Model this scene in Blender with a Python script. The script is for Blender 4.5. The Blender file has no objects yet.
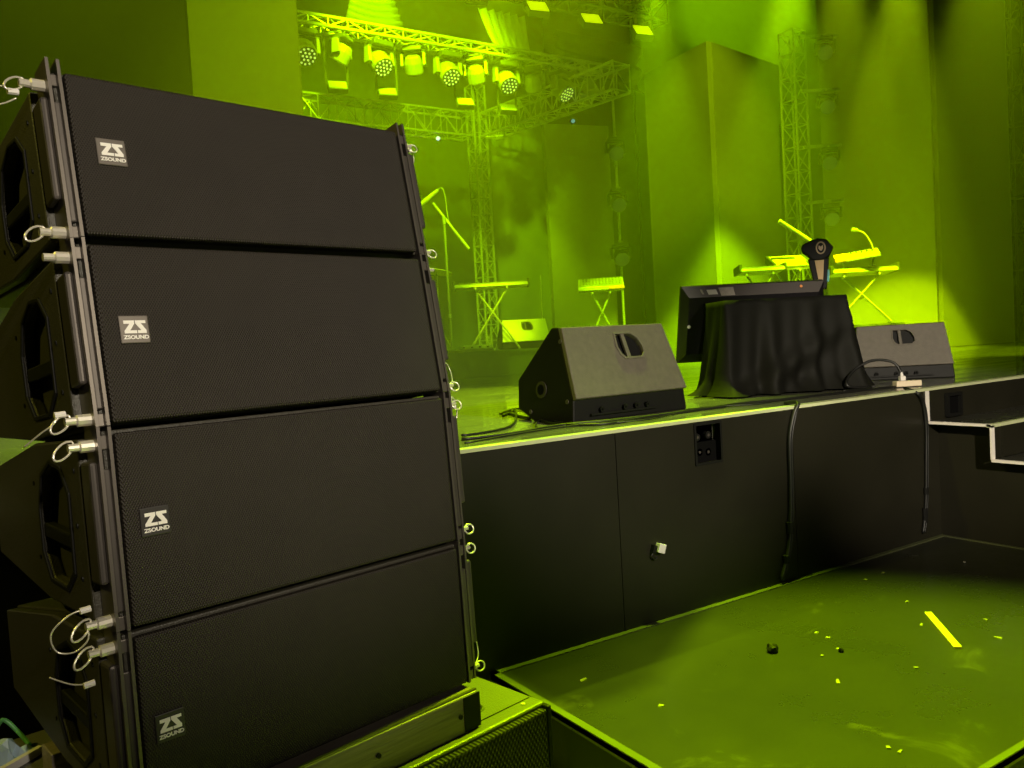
import bpy, bmesh, math, random
from mathutils import Vector, Matrix
random.seed(7)
R = math.radians
sc = bpy.context.scene
C = sc.collection
EYE = 1.6

# ------------------------------------------------------------------ camera
FPX = 809.0
CAMROT = Matrix(((0.8431, 0.0724, -0.5328), (-0.5345, 0.0063, -0.8451), (-0.0579, 0.9974, 0.0440)))
cam_d = bpy.data.cameras.new('camera'); cam = bpy.data.objects.new('camera', cam_d); C.objects.link(cam)
cam_d.sensor_width = 36.0; cam_d.lens = FPX / 1024 * 36.0
cam_d.clip_start = 0.05; cam_d.clip_end = 200
cam.matrix_world = Matrix.Translation((0, 0, EYE)) @ CAMROT.normalized().to_4x4()
sc.camera = cam
sc.view_settings.view_transform = 'Standard'; sc.view_settings.look = 'None'
sc.view_settings.gamma = 1.0; sc.view_settings.use_curve_mapping = False
sc.view_settings.exposure = 0.0
try: sc.cycles.use_denoising = True
except Exception: pass
sc.cycles.volume_bounces = 0
sc.cycles.max_bounces = 6

# ------------------------------------------------------------------ world
w = bpy.data.worlds.new('world'); sc.world = w; w.use_nodes = True
w.node_tree.nodes['Background'].inputs[0].default_value = (0.9, 1.0, 0.75, 1)
w.node_tree.nodes['Background'].inputs[1].default_value = 0.004

def ray(px, py):
    return CAMROT @ Vector(((px - 512) / FPX, -(py - 384) / FPX, -1.0))
def at(px, py, d):                      # point at distance d along the view axis
    return Vector((0, 0, EYE)) + ray(px, py) * d
def gz(px, py, z):                      # point where the pixel's ray meets the level z
    r = ray(px, py); return Vector((0, 0, EYE)) + r * ((z - EYE) / r.z)
def gy(px, py, y):                      # point where the pixel's ray meets the plane y
    r = ray(px, py); return Vector((0, 0, EYE)) + r * (y / r.y)

GREEN = (0.32, 0.72, 0.0)
LIME = (0.43, 0.72, 0.0)
def aim(o, target):
    d = Vector(target) - o.location
    o.rotation_euler = d.to_track_quat('-Z', 'Y').to_euler()
def light(kind, name, loc, target, energy, color, **kw):
    d = bpy.data.lights.new(name, kind); d.energy = energy; d.color = color
    for k, v in kw.items(): setattr(d, k, v)
    o = bpy.data.objects.new(name, d); C.objects.link(o); o.location = loc; aim(o, target)
    return o
# front-of-house lamps: warm white, high over the audience behind the camera, trained on the stage edge
for (p, t, e, ang) in [((1.6, -6.4, 4.7), (0.6, 1.8, 2.05), 3000, 17), ((2.4, -6.4, 4.7), (2.7, 3.1, 1.60), 3600, 17), ((-2.6, -6.4, 4.9), (4.9, 3.0, 1.30), 6400, 13)]:
    light('SPOT', 'front_of_house_lamp', p, t, e, (1.0, 0.88, 0.68), spot_size=R(ang), spot_blend=.75, shadow_soft_size=0.15)
# stage wash: green lamps on the overhead rigs, plus added fill lamps
for (p, t, e, col, ang, bl) in [
    ((1.9, 4.4, 8.2), (2.0, 9.4, 4.6), 950, LIME, 58, .6),            # left bright flat
    (at(400, -150, 8.6), at(400, 230, 15.5), 3200, GREEN, 62, .7),        # backdrop left
    (at(500, -60, 10.5), at(505, 330, 14.0), 1500, GREEN, 40, .5),       # backdrop right
    (at(655, -46, 9.0), at(662, 330, 12.6), 6500, GREEN, 34, .45),       # beam on the corner flats, left face
    (at(796, -70, 9.6), at(765, 330, 13.2), 7000, GREEN, 38, .5),       # beam on the corner flats and tower
    (at(905, -80, 9.0), at(885, 330, 12.8), 6500, LIME, 30, .3),        # beam on the tall right flat
    (at(840, -80, 9.2), at(850, 330, 12.6), 4200, LIME, 34, .4),
    (at(1010, -140, 8.6), at(980, 330, 12.6), 120, LIME, 40, .4),        # right dim flat
    (at(480, -60, 9.0), at(500, 312, 13.2), 5200, LIME, 14, 1.0),        # left instruments, from behind
    (at(760, -90, 9.6), at(820, 268, 11.8), 3600, LIME, 17, 1.0),       # right instruments
    ((4.6, 5.6, 8.5), (2.5, 5.6, 1.2), 14000, LIME, 46, .7),         # deck left
    (at(990, -120, 9.0), at(985, 350, 10.5), 3000, LIME, 44, .6),         # deck right
    (at(730, -190, 13.5), at(735, 10, 18.4), 2600, GREEN, 40, .6),       # added fill on the haze sheet above the corner flats
    ((6.4, 4.4, 8.6), at(712, 125, 13.8), 3800, LIME, 25, .7),           # corner flats, left face
    ((-4.2, 3.6, 6.0), (0.3, 2.1, 1.4), 850, (0.56, 0.50, 0.05), 50, .6),  # added side fill for the speaker stack's left flank
]:
    light('SPOT', 'stage_wash_lamp', p, t, e, col, spot_size=R(ang), spot_blend=bl, shadow_soft_size=0.10)

PLP = Vector((3.2, 2.75, 8.2))
light('SPOT', 'platform_light', PLP, (2.4, 1.45, 0.3), 11500, LIME, spot_size=R(30), spot_blend=.7, shadow_soft_size=0.006)
light('SPOT', 'platform_light', (3.9, 2.75, 8.2), (2.5, 1.35, 0.3), 7500, LIME, spot_size=R(28), spot_blend=.7, shadow_soft_size=0.1)  # added fill that lifts the patch shaded by the flap

# ------------------------------------------------------------------ materials
MATS = {}
def nodes(m):
    nt = m.node_tree; return nt, nt.nodes['Principled BSDF']
def mat(name, col, rough=.5, metal=0, spec=.5, bump=None, var=0, var_scale=6, emit=None, coat=0, alpha=1):
    if name in MATS: return MATS[name]
    m = bpy.data.materials.new(name); m.use_nodes = True; nt, p = nodes(m)
    p.inputs['Base Color'].default_value = (*col, 1); p.inputs['Roughness'].default_value = rough
    p.inputs['Metallic'].default_value = metal; p.inputs['Specular IOR Level'].default_value = spec
    p.inputs['Coat Weight'].default_value = coat
    tc = nt.nodes.new('ShaderNodeTexCoord')
    n = nt.nodes.new('ShaderNodeTexNoise'); n.inputs['Scale'].default_value = var_scale; n.inputs['Detail'].default_value = 5
    nt.links.new(tc.outputs['Object'], n.inputs['Vector'])
    if var:
        r = nt.nodes.new('ShaderNodeMapRange'); r.inputs[3].default_value = 1 - var; r.inputs[4].default_value = 1 + var
        nt.links.new(n.outputs['Fac'], r.inputs[0])
        mx = nt.nodes.new('ShaderNodeVectorMath'); mx.operation = 'SCALE'; mx.inputs[0].default_value = col
        nt.links.new(r.outputs[0], mx.inputs['Scale']); nt.links.new(mx.outputs[0], p.inputs['Base Color'])
    if bump:
        n2 = nt.nodes.new('ShaderNodeTexNoise'); n2.inputs['Scale'].default_value = bump[0]; n2.inputs['Detail'].default_value = 3
        nt.links.new(tc.outputs['Object'], n2.inputs['Vector'])
        b = nt.nodes.new('ShaderNodeBump'); b.inputs['Strength'].default_value = bump[1]; b.inputs['Distance'].default_value = .004
        nt.links.new(n2.outputs['Fac'], b.inputs['Height']); nt.links.new(b.outputs[0], p.inputs['Normal'])
    if emit:
        p.inputs['Emission Color'].default_value = (*emit[0], 1); p.inputs['Emission Strength'].default_value = emit[1]
    MATS[name] = m; return m

def mesh_mat(name, col_hi, col_lo, pitch, rough=.5, bump=.6, thresh=.25):
    """perforated sheet: staggered holes from two crossed waves in local x and z"""
    m = bpy.data.materials.new(name); m.use_nodes = True; nt, p = nodes(m); N = nt.nodes.new; L = nt.links.new
    tc = N('ShaderNodeTexCoord'); sx = N('ShaderNodeSeparateXYZ'); L(tc.outputs['Object'], sx.inputs[0])
    def mth(op, a, b=None):
        n = N('ShaderNodeMath'); n.operation = op
        for i, v in enumerate((a, b)):
            if v is None: continue
            if isinstance(v, (int, float)): n.inputs[i].default_value = v
            else: L(v, n.inputs[i])
        return n.outputs[0]
    k = 2 * math.pi / pitch
    a = mth('MULTIPLY', mth('ADD', sx.outputs[0], mth('MULTIPLY', sx.outputs[2], .6)), k)
    b = mth('MULTIPLY', mth('SUBTRACT', sx.outputs[0], mth('MULTIPLY', sx.outputs[2], .6)), k)
    h = mth('MULTIPLY', mth('ADD', mth('COSINE', a), mth('COSINE', b)), .5)
    mr = N('ShaderNodeMapRange'); mr.inputs[1].default_value = thresh - .3; mr.inputs[2].default_value = thresh + .3
    L(h, mr.inputs[0])
    nz = N('ShaderNodeTexNoise'); nz.inputs['Scale'].default_value = 9; nz.inputs['Detail'].default_value = 6; L(tc.outputs['Object'], nz.inputs['Vector'])
    mx = N('ShaderNodeMix'); mx.data_type = 'RGBA'; mx.inputs[6].default_value = (*col_hi, 1); mx.inputs[7].default_value = (*col_lo, 1)
    L(mr.outputs[0], mx.inputs[0])
    v2 = N('ShaderNodeMapRange'); v2.inputs[3].default_value = .8; v2.inputs[4].default_value = 1.2; L(nz.outputs['Fac'], v2.inputs[0])
    sc_ = N('ShaderNodeVectorMath'); sc_.operation = 'SCALE'; L(mx.outputs[2], sc_.inputs[0]); L(v2.outputs[0], sc_.inputs['Scale'])
    L(sc_.outputs[0], p.inputs['Base Color'])
    p.inputs['Roughness'].default_value = rough; p.inputs['Specular IOR Level'].default_value = .3
    bp = N('ShaderNodeBump'); bp.inputs['Strength'].default_value = bump; bp.inputs['Distance'].default_value = pitch * .3; bp.invert = True
    L(h, bp.inputs['Height']); L(bp.outputs[0], p.inputs['Normal'])
    MATS[name] = m; return m

M_grille = mesh_mat('array_grille', (.027, .0215, .0155), (.006, .005, .0035), .0052, .55, .5)
M_subgrille = mesh_mat('sub_grille', (.075, .067, .055), (.002, .002, .002), .0125, .5, .9, .1)
M_cab = mat('cabinet_paint', (.032, .029, .019), .5, bump=(260, .35), var=.2, var_scale=8)
M_wedge = mat('wedge_paint', (.12, .105, .08), .55, bump=(180, .6), var=.25, var_scale=30)
M_black = mat('black_plastic', (.007, .007, .006), .55, spec=.2)
M_void = mat('deep_black', (.002, .002, .002), .8, spec=.1)
M_steel_dark = mat('dark_steel_bar', (.10, .088, .078), .38, metal=.6, var=.15, var_scale=20)
M_steel_edge = mat('worn_steel_edge', (.17, .15, .13), .35, metal=.7)
M_chrome = mat('chrome', (.85, .80, .68), .3, metal=.55)
M_badge = mat('badge_plate', (.16, .14, .12), .35, metal=.4)
M_badge_dark = mat('badge_plate_dark', (.03, .027, .024), .4)
M_badge_ink = mat('badge_silver', (.85, .82, .76), .4)
M_cable = mat('cable_rubber', (.008, .008, .007), .45)
M_white = mat('white_plastic', (.80, .76, .72), .5, var=.05)
M_white_trim = mat('white_trim', (.82, .76, .72), .5, var=.08, var_scale=30)
M_deck_trim = mat('deck_edge_strip', (.55, .58, .34), .45, var=.12, var_scale=12)
M_plat_trim_greenlit = mat('platform_strip_greenlit', (.085, .095, .04), .45, var=.2, var_scale=12)  # dimmer, greener copy of the strip paint; green light put into colour
M_beam = mat('scuffed_beam', (.26, .22, .18), .5, metal=.3, var=.6, var_scale=26, bump=(60, .5))
def streak_beam(m):
    nt, p = nodes(m)
    for n in nt.nodes:
        if n.type == 'TEX_NOISE':
            mp = nt.nodes.new('ShaderNodeMapping'); mp.inputs['Scale'].default_value = (.18, 1, 3.2)
            src = n.inputs['Vector'].links[0].from_socket; nt.links.new(src, mp.inputs[0]); nt.links.new(mp.outputs[0], n.inputs['Vector'])
streak_beam(M_beam)
M_subtop = mat('sub_top_paint', (.12, .12, .09), .34, bump=(220, .4), spec=.7)
M_fascia = mat('fascia_black', (.016, .015, .009), .42, var=.35, var_scale=3, spec=.35)
M_cloth = mat('black_cloth', (.006, .006, .004), .7, var=.25, var_scale=14, spec=.2)
M_tv = mat('tv_black', (.012, .011, .012), .3)
M_tvband_lit = mat('tv_back_band_lit', (.075, .066, .060), .42)  # paler copy of the shell black; light on the upturned bevel put into colour
M_wood = mat('wood_stick', (.80, .70, .36), .6, var=.1, var_scale=30)
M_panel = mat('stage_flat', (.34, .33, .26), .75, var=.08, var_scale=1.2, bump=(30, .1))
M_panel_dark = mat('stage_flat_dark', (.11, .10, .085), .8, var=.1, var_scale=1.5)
M_backdrop = mat('backdrop_fabric', (.24, .26, .20), .85, var=.08, var_scale=.7)
M_blackwall = mat('black_drape', (.012, .012, .012), .9, var=.2, var_scale=2)
M_alu = mat('aluminium', (.62, .62, .60), .4, metal=.5, var=.1, var_scale=10)
M_fixture = mat('fixture_body', (.10, .10, .10), .4)
M_fixture_bright = mat('fixture_shell', (.34, .34, .32), .3)
M_led = mat('led_lens', (.9, .9, .8), .2, emit=((.55, .85, .12), .9))
M_lens = mat('glass_lens', (.05, .055, .05), .08, emit=((.5, .8, .1), .03))
M_blinder = mat('blinder_face', (.9, .9, .5), .4, emit=((.55, .75, .0), 1.0))
M_keys = mat('instrument_shell', (.55, .55, .52), .35, var=.15, var_scale=20)
M_keys_dark = mat('instrument_dark', (.06, .06, .06), .4)
M_gold = mat('gold_board', (.55, .36, .17), .5)
M_pink = mat('pink_mark', (.60, .42, .33), .5)
M_orange = mat('orange_mark', (.75, .30, .10), .5)
M_teal = mat('teal_mark', (.10, .45, .45), .5)
M_sticker = mat('grey_sticker', (.42, .38, .33), .5, var=.3, var_scale=60)
M_chip = mat('litter_paper', (.26, .25, .22), .6)
M_drape = mat('pleated_fabric', (.8, .82, .6), .7)
M_floor = mat('house_floor', (.16, .15, .12), .6, var=.2, var_scale=2)
M_riser = mat('riser_skirt', (.22, .23, .20), .6, var=.1)
M_bag = mat('bag_film', (.45, .58, .68), .35, var=.5, var_scale=9)

def deck_mat(name, col, rough, streak, scuff, coat=.0):
    m = bpy.data.materials.new(name); m.use_nodes = True; nt, p = nodes(m); N = nt.nodes.new; L = nt.links.new
    tc = N('ShaderNodeTexCoord'); mp = N('ShaderNodeMapping'); mp.inputs['Scale'].default_value = streak; L(tc.outputs['Object'], mp.inputs[0])
    n1 = N('ShaderNodeTexNoise'); n1.inputs['Scale'].default_value = 1.0; n1.inputs['Detail'].default_value = 6; n1.inputs['Roughness'].default_value = .65; L(mp.outputs[0], n1.inputs['Vector'])
    n2 = N('ShaderNodeTexNoise'); n2.inputs['Scale'].default_value = 2.2; n2.inputs['Detail'].default_value = 9; n2.inputs['Roughness'].default_value = .75; n2.inputs['Distortion'].default_value = 1.5; L(tc.outputs['Object'], n2.inputs['Vector'])
    cr = N('ShaderNodeMapRange'); cr.inputs[1].default_value = .60; cr.inputs[2].default_value = .78; cr.inputs[3].default_value = 0; cr.inputs[4].default_value = scuff; L(n2.outputs['Fac'], cr.inputs[0])
    mx = N('ShaderNodeMix'); mx.data_type = 'RGBA'; mx.inputs[6].default_value = (*col, 1); mx.inputs[7].default_value = (.35, .34, .28, 1); L(cr.outputs[0], mx.inputs[0])
    L(mx.outputs[2], p.inputs['Base Color'])
    rr = N('ShaderNodeMapRange'); rr.inputs[1].default_value = .35; rr.inputs[2].default_value = .7; rr.inputs[3].default_value = rough[0]; rr.inputs[4].default_value = rough[1]; L(n1.outputs['Fac'], rr.inputs[0]); L(rr.outputs[0], p.inputs['Roughness'])
    b = N('ShaderNodeBump'); b.inputs['Strength'].default_value = .04; b.inputs['Distance'].default_value = .01; L(n1.outputs['Fac'], b.inputs['Height']); L(b.outputs[0], p.inputs['Normal'])
    p.inputs['Coat Weight'].default_value = coat
    MATS[name] = m; return m
M_deck = deck_mat('stage_deck_gloss', (.16, .16, .12), (.04, .24), (1.2, 9, 1), .25)
M_plat = deck_mat('platform_gloss', (.026, .028, .016), (.25, .40), (2, 2, 1), .22)
M_tread = deck_mat('tread_gloss', (.04, .04, .032), (.2, .4), (2, 2, 1), .2)

# ------------------------------------------------------------------ mesh helpers
def BM(): return bmesh.new()
def quads(bm, vs, fs):
    v = [bm.verts.new(p) for p in vs]
    for f in fs:
        try: bm.faces.new([v[i] for i in f])
        except ValueError: pass
    return v
BOXF = [(0, 3, 2, 1), (4, 5, 6, 7), (0, 1, 5, 4), (1, 2, 6, 5), (2, 3, 7, 6), (3, 0, 4, 7)]
def bx(bm, x0, x1, y0, y1, z0, z1, mtx=None):
    vs = [Vector(p) for p in ((x0, y0, z0), (x1, y0, z0), (x1, y1, z0), (x0, y1, z0), (x0, y0, z1), (x1, y0, z1), (x1, y1, z1), (x0, y1, z1))]
    if mtx: vs = [mtx @ v for v in vs]
    quads(bm, vs, BOXF); return bm
def prism(bm, prof, x0, x1, taper=None):
    """profile in (y, z) swept along x"""
    n = len(prof)
    vs = [(x0, y, z) for y, z in prof] + [(x1, y, z) for y, z in prof]
    fs = [tuple(range(n))[::-1], tuple(range(n, 2 * n))] + [(i, (i + 1) % n, n + (i + 1) % n, n + i) for i in range(n)]
    quads(bm, vs, fs); bmesh.ops.recalc_face_normals(bm, faces=bm.faces); return bm
def tube(bm, pts, r, seg=8, cap=True, closed=False):
    pts = [Vector(p) for p in pts]; rs = r if isinstance(r, (list, tuple)) else [r] * len(pts)
    rings = []; n = len(pts); prev = None
    for i, p in enumerate(pts):
        if closed: t = pts[(i + 1) % n] - pts[i - 1]
        else: t = pts[min(i + 1, n - 1)] - pts[max(i - 1, 0)]
        t.normalize()
        if prev is None:
            u = t.orthogonal().normalized()
        else:
            u = (prev - t * prev.dot(t)); u = u.normalized() if u.length > 1e-6 else t.orthogonal().normalized()
        prev = u; v = t.cross(u)
        rings.append([bm.verts.new(p + (u * math.cos(2 * math.pi * k / seg) + v * math.sin(2 * math.pi * k / seg)) * rs[i]) for k in range(seg)])
    m = n if closed else n - 1
    for i in range(m):
        a, b = rings[i], rings[(i + 1) % n]
        for k in range(seg):
            bm.faces.new((a[k], a[(k + 1) % seg], b[(k + 1) % seg], b[k]))
    if cap and not closed:
        bm.faces.new(rings[0][::-1]); bm.faces.new(rings[-1])
    return bm
def bar(bm, p0, p1, wd, ht=None, up=(0, 0, 1)):
    p0, p1 = Vector(p0), Vector(p1); t = (p1 - p0); L = t.length; t.normalize()
    s = t.cross(Vector(up)); s = s.normalized() if s.length > 1e-4 else t.orthogonal().normalized()
    u = s.cross(t); ht = ht or wd
    m = Matrix((s, t, u)).transposed().to_4x4(); m.translation = p0
    return bx(bm, -wd / 2, wd / 2, 0, L, -ht / 2, ht / 2, m)
def plate(bm, outer, holes, to3d, depth_vec):
    """flat plate with holes; 2-D loops mapped by to3d and thickened along depth_vec"""
    edges = []; loops = []
    for lp in [outer] + holes:
        vs = [bm.verts.new(to3d(*p)) for p in lp]; loops.append(vs)
        edges += [bm.edges.new((vs[i], vs[(i + 1) % len(vs)])) for i in range(len(vs))]
    g = bmesh.ops.triangle_fill(bm, use_beauty=True, use_dissolve=False, edges=edges)
    fs = [f for f in g['geom'] if isinstance(f, bmesh.types.BMFace)]
    ex = bmesh.ops.extrude_face_region(bm, geom=fs, use_keep_orig=True)
    nv = [v for v in ex['geom'] if isinstance(v, bmesh.types.BMVert)]
    bmesh.ops.translate(bm, verts=nv, vec=Vector(depth_vec))
    bmesh.ops.remove_doubles(bm, verts=bm.verts, dist=1e-6)
    bmesh.ops.recalc_face_normals(bm, faces=bm.faces)
    return bm
def rrect(cx, cy, w_, h_, r, n=4):
    o = []
    for sx, sy, a0 in ((1, 1, 0), (-1, 1, 90), (-1, -1, 180), (1, -1, 270)):
        for i in range(n + 1):
            a = R(a0 + 90 * i / n); o.append((cx + sx * (w_ / 2 - r) + r * math.cos(a), cy + sy * (h_ / 2 - r) + r * math.sin(a)))
    return o
def arc(c, r, a0, a1, n, u=(1, 0, 0), v=(0, 0, 1)):
    c, u, v = Vector(c), Vector(u), Vector(v)
    return [c + u * r * math.cos(R(a0 + (a1 - a0) * i / n)) + v * r * math.sin(R(a0 + (a1 - a0) * i / n)) for i in range(n + 1)]
def smooth_path(pts, n=6):
    pts = [Vector(p) for p in pts]; o = []
    for i in range(len(pts) - 1):
        p0, p1, p2, p3 = pts[max(i - 1, 0)], pts[i], pts[i + 1], pts[min(i + 2, len(pts) - 1)]
        for k in range(n):
            t = k / n
            o.append(.5 * ((2 * p1) + (p2 - p0) * t + (2 * p0 - 5 * p1 + 4 * p2 - p3) * t * t + (3 * p1 - p0 - 3 * p2 + p3) * t ** 3))
    o.append(pts[-1]); return o

def obj(name, bm, m, parent=None, bevel=0, smooth=False, kind=None, label=None):
    me = bpy.data.meshes.new(name); bm.to_mesh(me); bm.free()
    me.materials.append(m)
    if smooth:
        for p in me.polygons: p.use_smooth = True
    o = bpy.data.objects.new(name, me); C.objects.link(o)
    if parent: o.parent = parent
    if bevel:
        b = o.modifiers.new('bevel', 'BEVEL'); b.width = bevel; b.segments = 2; b.limit_method = 'ANGLE'; b.angle_limit = R(40)
    if kind: o['kind'] = kind
    if label: o['label'] = label
    return o
def tag(o, label, cat, group=None):
    o['label'] = label; o['category'] = cat
    if group: o['group'] = group
    return o
def thing(name, label, cat, loc=(0, 0, 0), rot=(0, 0, 0), group=None):
    o = bpy.data.objects.new(name, None); C.objects.link(o); o.empty_display_size = .1
    o.location = loc; o.rotation_euler = rot
    return tag(o, label, cat, group)
def struct(name, bm, m, parent=None, **kw):
    o = obj(name, bm, m, parent, **kw)
    if not parent: o['kind'] = 'structure'
    return o
def dup(root, loc, rot, label, group=None):
    r = root.copy(); C.objects.link(r); r.location = loc; r.rotation_euler = rot; r['label'] = label
    if group: r['group'] = group
    for ch in list(root.children):
        c = ch.copy(); C.objects.link(c); c.parent = r
        for g in ch.children:
            d = g.copy(); C.objects.link(d); d.parent = c
    return r
def text_mesh(body, size, name, m, parent, loc, rot=(R(90), 0, 0), extrude=.0008, bold=0):
    cu = bpy.data.curves.new(name, 'FONT'); cu.body = body; cu.size = size; cu.extrude = extrude; cu.align_x = 'CENTER'; cu.align_y = 'CENTER'; cu.offset = bold
    t = bpy.data.objects.new(name, cu); C.objects.link(t)
    me = bpy.data.meshes.new_from_object(t.evaluated_get(bpy.context.evaluated_depsgraph_get()))
    bpy.data.objects.remove(t); bpy.data.curves.remove(cu)
    me.materials.clear(); me.materials.append(m)
    o = bpy.data.objects.new(name, me); C.objects.link(o); o.parent = parent; o.location = loc; o.rotation_euler = rot
    return o

# ------------------------------------------------------------------ setting
DECK = EYE - .40; PLAT = EYE - 1.335; YF = 2.868
XL, XR = -9.0, 30.0
b = BM(); bx(b, -14, 36, -10, 30, -.1, 0); struct('floor', b, M_floor)
b = BM(); bx(b, XL, XR, YF + .05, 24, DECK - .12, DECK); struct('floor_stage', b, M_deck)
b = BM(); bx(b, -14, 36, 24.0, 24.3, 0, 14); struct('wall_back', b, M_blackwall)
b = BM(); bx(b, -14.3, -14, -10, 24.3, 0, 14); struct('wall_left', b, M_blackwall)
b = BM(); bx(b, 36, 36.3, -10, 24.3, 0, 14); struct('wall_right', b, M_blackwall)
b = BM(); bx(b, -14.3, 36.3, -10.3, 24.3, 14, 14.3); struct('ceiling', b, M_blackwall)

# stage front: 1.22 m boards with joints
b = BM(); bx(b, XL, XR, YF + .03, YF + .06, 0, DECK - .12); wf = struct('wall_stage_front', b, M_void)
seams = [4.79 - 1.222 * i for i in range(0, 5)]
hole_c = gy(708, 443, YF)
for i in range(4):
    x1, x0 = seams[i], seams[i + 1]
    z0, z1 = 0.0, DECK - .012
    hl = []
    if x0 < hole_c.x < x1: hl = [[(hole_c.x - .085, hole_c.z - .095), (hole_c.x + .085, hole_c.z - .095), (hole_c.x + .085, hole_c.z + .095), (hole_c.x - .085, hole_c.z + .095)]]
    b = BM(); plate(b, [(x0 + .002, z0), (x1 - .002, z0), (x1 - .002, z1), (x0 + .002, z1)], hl, lambda x, z: (x, YF, z), (0, .03, 0))
    obj('board', b, M_fascia, wf)
for (x0, x1) in ((XL, seams[4]), (4.79, XR)):
    b = BM(); bx(b, x0 + .002, x1 - .002, YF, YF + .03, 0, DECK - .012); obj('board', b, M_fascia, wf)
b = BM(); bx(b, XL, XR, YF - .008, YF + .05, DECK - .012, DECK + .004); t_ = struct('trim_1', b, M_deck_trim)

# socket recess in the stage front
s = thing('socket_box', 'black recessed socket box set in the stage front below the screen', 'socket box', (hole_c.x, YF, hole_c.z))
b = BM(); bx(b, -.084, .084, .05, .06, -.094, .094); obj('back_plate', b, M_black, s)
b = BM(); plate(b, rrect(0, 0, .19, .21, .006, 2), [rrect(0, 0, .165, .185, .004, 2)], lambda x, z: (x, -.006, z), (0, .005, 0)); obj('frame', b, M_black, s)
for dx, dz in ((-.04, .03), (.035, .035), (-.03, -.045), (.03, -.05)):
    b = BM(); tube(b, [(dx, .05, dz), (dx, .03, dz)], .019, 12); k = obj('socket', b, M_black, s)
    b = BM(); tube(b, [(dx, .03, dz), (dx, .028, dz)], .008, 8); obj('contact', b, M_steel_edge, k)
for dx, dz in ((-.015, -.08), (.02, -.075), (-.05, -.08)):
    b = BM(); tube(b, [(dx, .05, dz), (dx, .034, dz)], .006, 6); obj('screw', b, M_chrome, s)

# stairs in front of the stage, on the right
SX = 4.83
st = thing('stage_stairs', 'black stage steps with white edged side and glossy dark treads', 'stairs', (SX, YF, 0))
steps = [(.0, .385, DECK - .205), (.385, .77, DECK - .41), (.77, 1.155, DECK - .62)]
prof = [(0, 0), (-.385 * 3, 0)]
for (d0, d1, z) in steps[::-1]: prof += [(-d1, z - .014), (-d0, z - .014)]
b = BM(); prism(b, prof, .125, .145); obj('side_panel', b, M_fascia, st)
for i, (d0, d1, z) in enumerate(steps):
    b = BM(); bx(b, 0, 3.0, -d1, -d0, z - .014, z); tr = obj('tread', b, M_tread, st)
    b = BM(); bx(b, -.006, 3.0, -d1 - .006, -d1 + .022, z - .016, z + .003); obj('nosing', b, M_deck_trim, tr)
    b = BM(); bx(b, -.006, .018, -d1, -d0, z - .012, z + .004); obj('side_edge_strip', b, M_white_trim, st)
    zt = DECK - .012 if i == 0 else steps[i - 1][2] - .014
    b = BM(); bx(b, .022, 3.0, -d0 + (-.004 if i == 0 else .01), -d0 + (-.001 if i == 0 else .03), z, zt); obj('riser', b, M_fascia, st)
    b = BM(); bx(b, -.006, .028, -d0 - .006, -d0 + .004, z, zt + .01); obj('corner_strip', b, M_white_trim, st)
rb = gy(951, 404, YF); rb = rb - Vector((SX, YF, 0))
b = BM(); plate(b, rrect(rb.x, rb.z, .17, .15, .004, 1), [rrect(rb.x, rb.z, .13, .11, .004, 1)], lambda x, z: (x, -.03, z), (0, .024, 0)); o = obj('recess_frame', b, M_black, st)
b = BM(); bx(b, rb.x - .07, rb.x + .07, -.010, -.006, rb.z - .06, rb.z + .06); obj('recess_back', b, M_void, o)

# low platform in front of the stage
PX0, PX1, PY0, PY1 = 1.62, SX + .118, 1.27, YF - .002
pf = thing('low_platform', 'low glossy dark platform with green-lit edge strips in front of the stage', 'platform', (PX0, PY0, 0))
b = BM(); bx(b, 0, PX1 - PX0, 0, PY1 - PY0, PLAT - .03, PLAT); obj('top_board', b, M_plat, pf)
for q in ((0, .03, 0, PY1 - PY0), (0, PX1 - PX0, 0, .022), (0, PX1 - PX0, PY1 - PY0 - .03, PY1 - PY0), (PX1 - PX0 - .024, PX1 - PX0, 0, PY1 - PY0 - .03)):
    b = BM(); bx(b, *q, PLAT - .02, PLAT + .005); obj('edge_strip', b, M_plat_trim_greenlit, pf)
for q in ((.012, .03, .012, PY1 - PY0), (.03, PX1 - PX0, .012, .03)):
    b = BM(); bx(b, *q, 0, PLAT - .03); obj('skirt', b, M_black, pf)

# ------------------------------------------------------------------ line array stack
YAW = R(12); A0 = .5; AW = .782
av = Vector((math.cos(YAW), math.sin(YAW), 0)); bv = Vector((-math.sin(YAW), math.cos(YAW), 0))
J = [(1.695, .581), (1.632, .249), (1.573, -.102), (1.551, -.477), (1.540, -.835)]
def apos(wd, u, z): return av * wd + bv * u + Vector((0, 0, EYE + z))
def pin(parent, p, dirx, ring=True, scale=1.0):
    b = BM(); s_ = scale
    tube(b, [p, p + Vector((dirx * .018 * s_, 0, 0)), p + Vector((dirx * .020 * s_, 0, 0)), p + Vector((dirx * .034 * s_, 0, 0))], [.009 * s_, .009 * s_, .006 * s_, .006 * s_], 10)
    o = obj('locking_pin', b, M_chrome, parent, smooth=False)
    if ring:
        c = p + Vector((dirx * .04 * s_, 0, -.004))
        b = BM(); tube(b, arc(c, .014 * s_, 0, 345, 16, (.35, .2, .9), (dirx, -.2, -.3))[:-1], .0022, 6, closed=True); obj('ring', b, M_chrome, o, smooth=True)
def lanyard(parent, pts, r=.0016):
    b = BM(); tube(b, smooth_path(pts, 6), r, 6); o = obj('lanyard', b, M_chrome, parent, smooth=True)
    b = BM(); p = Vector(pts[0]); tube(b, [p + Vector((.008, 0, 0)), p - Vector((.010, 0, .001))], .006, 8); obj('ferrule', b, M_white, o)
    return o
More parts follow.
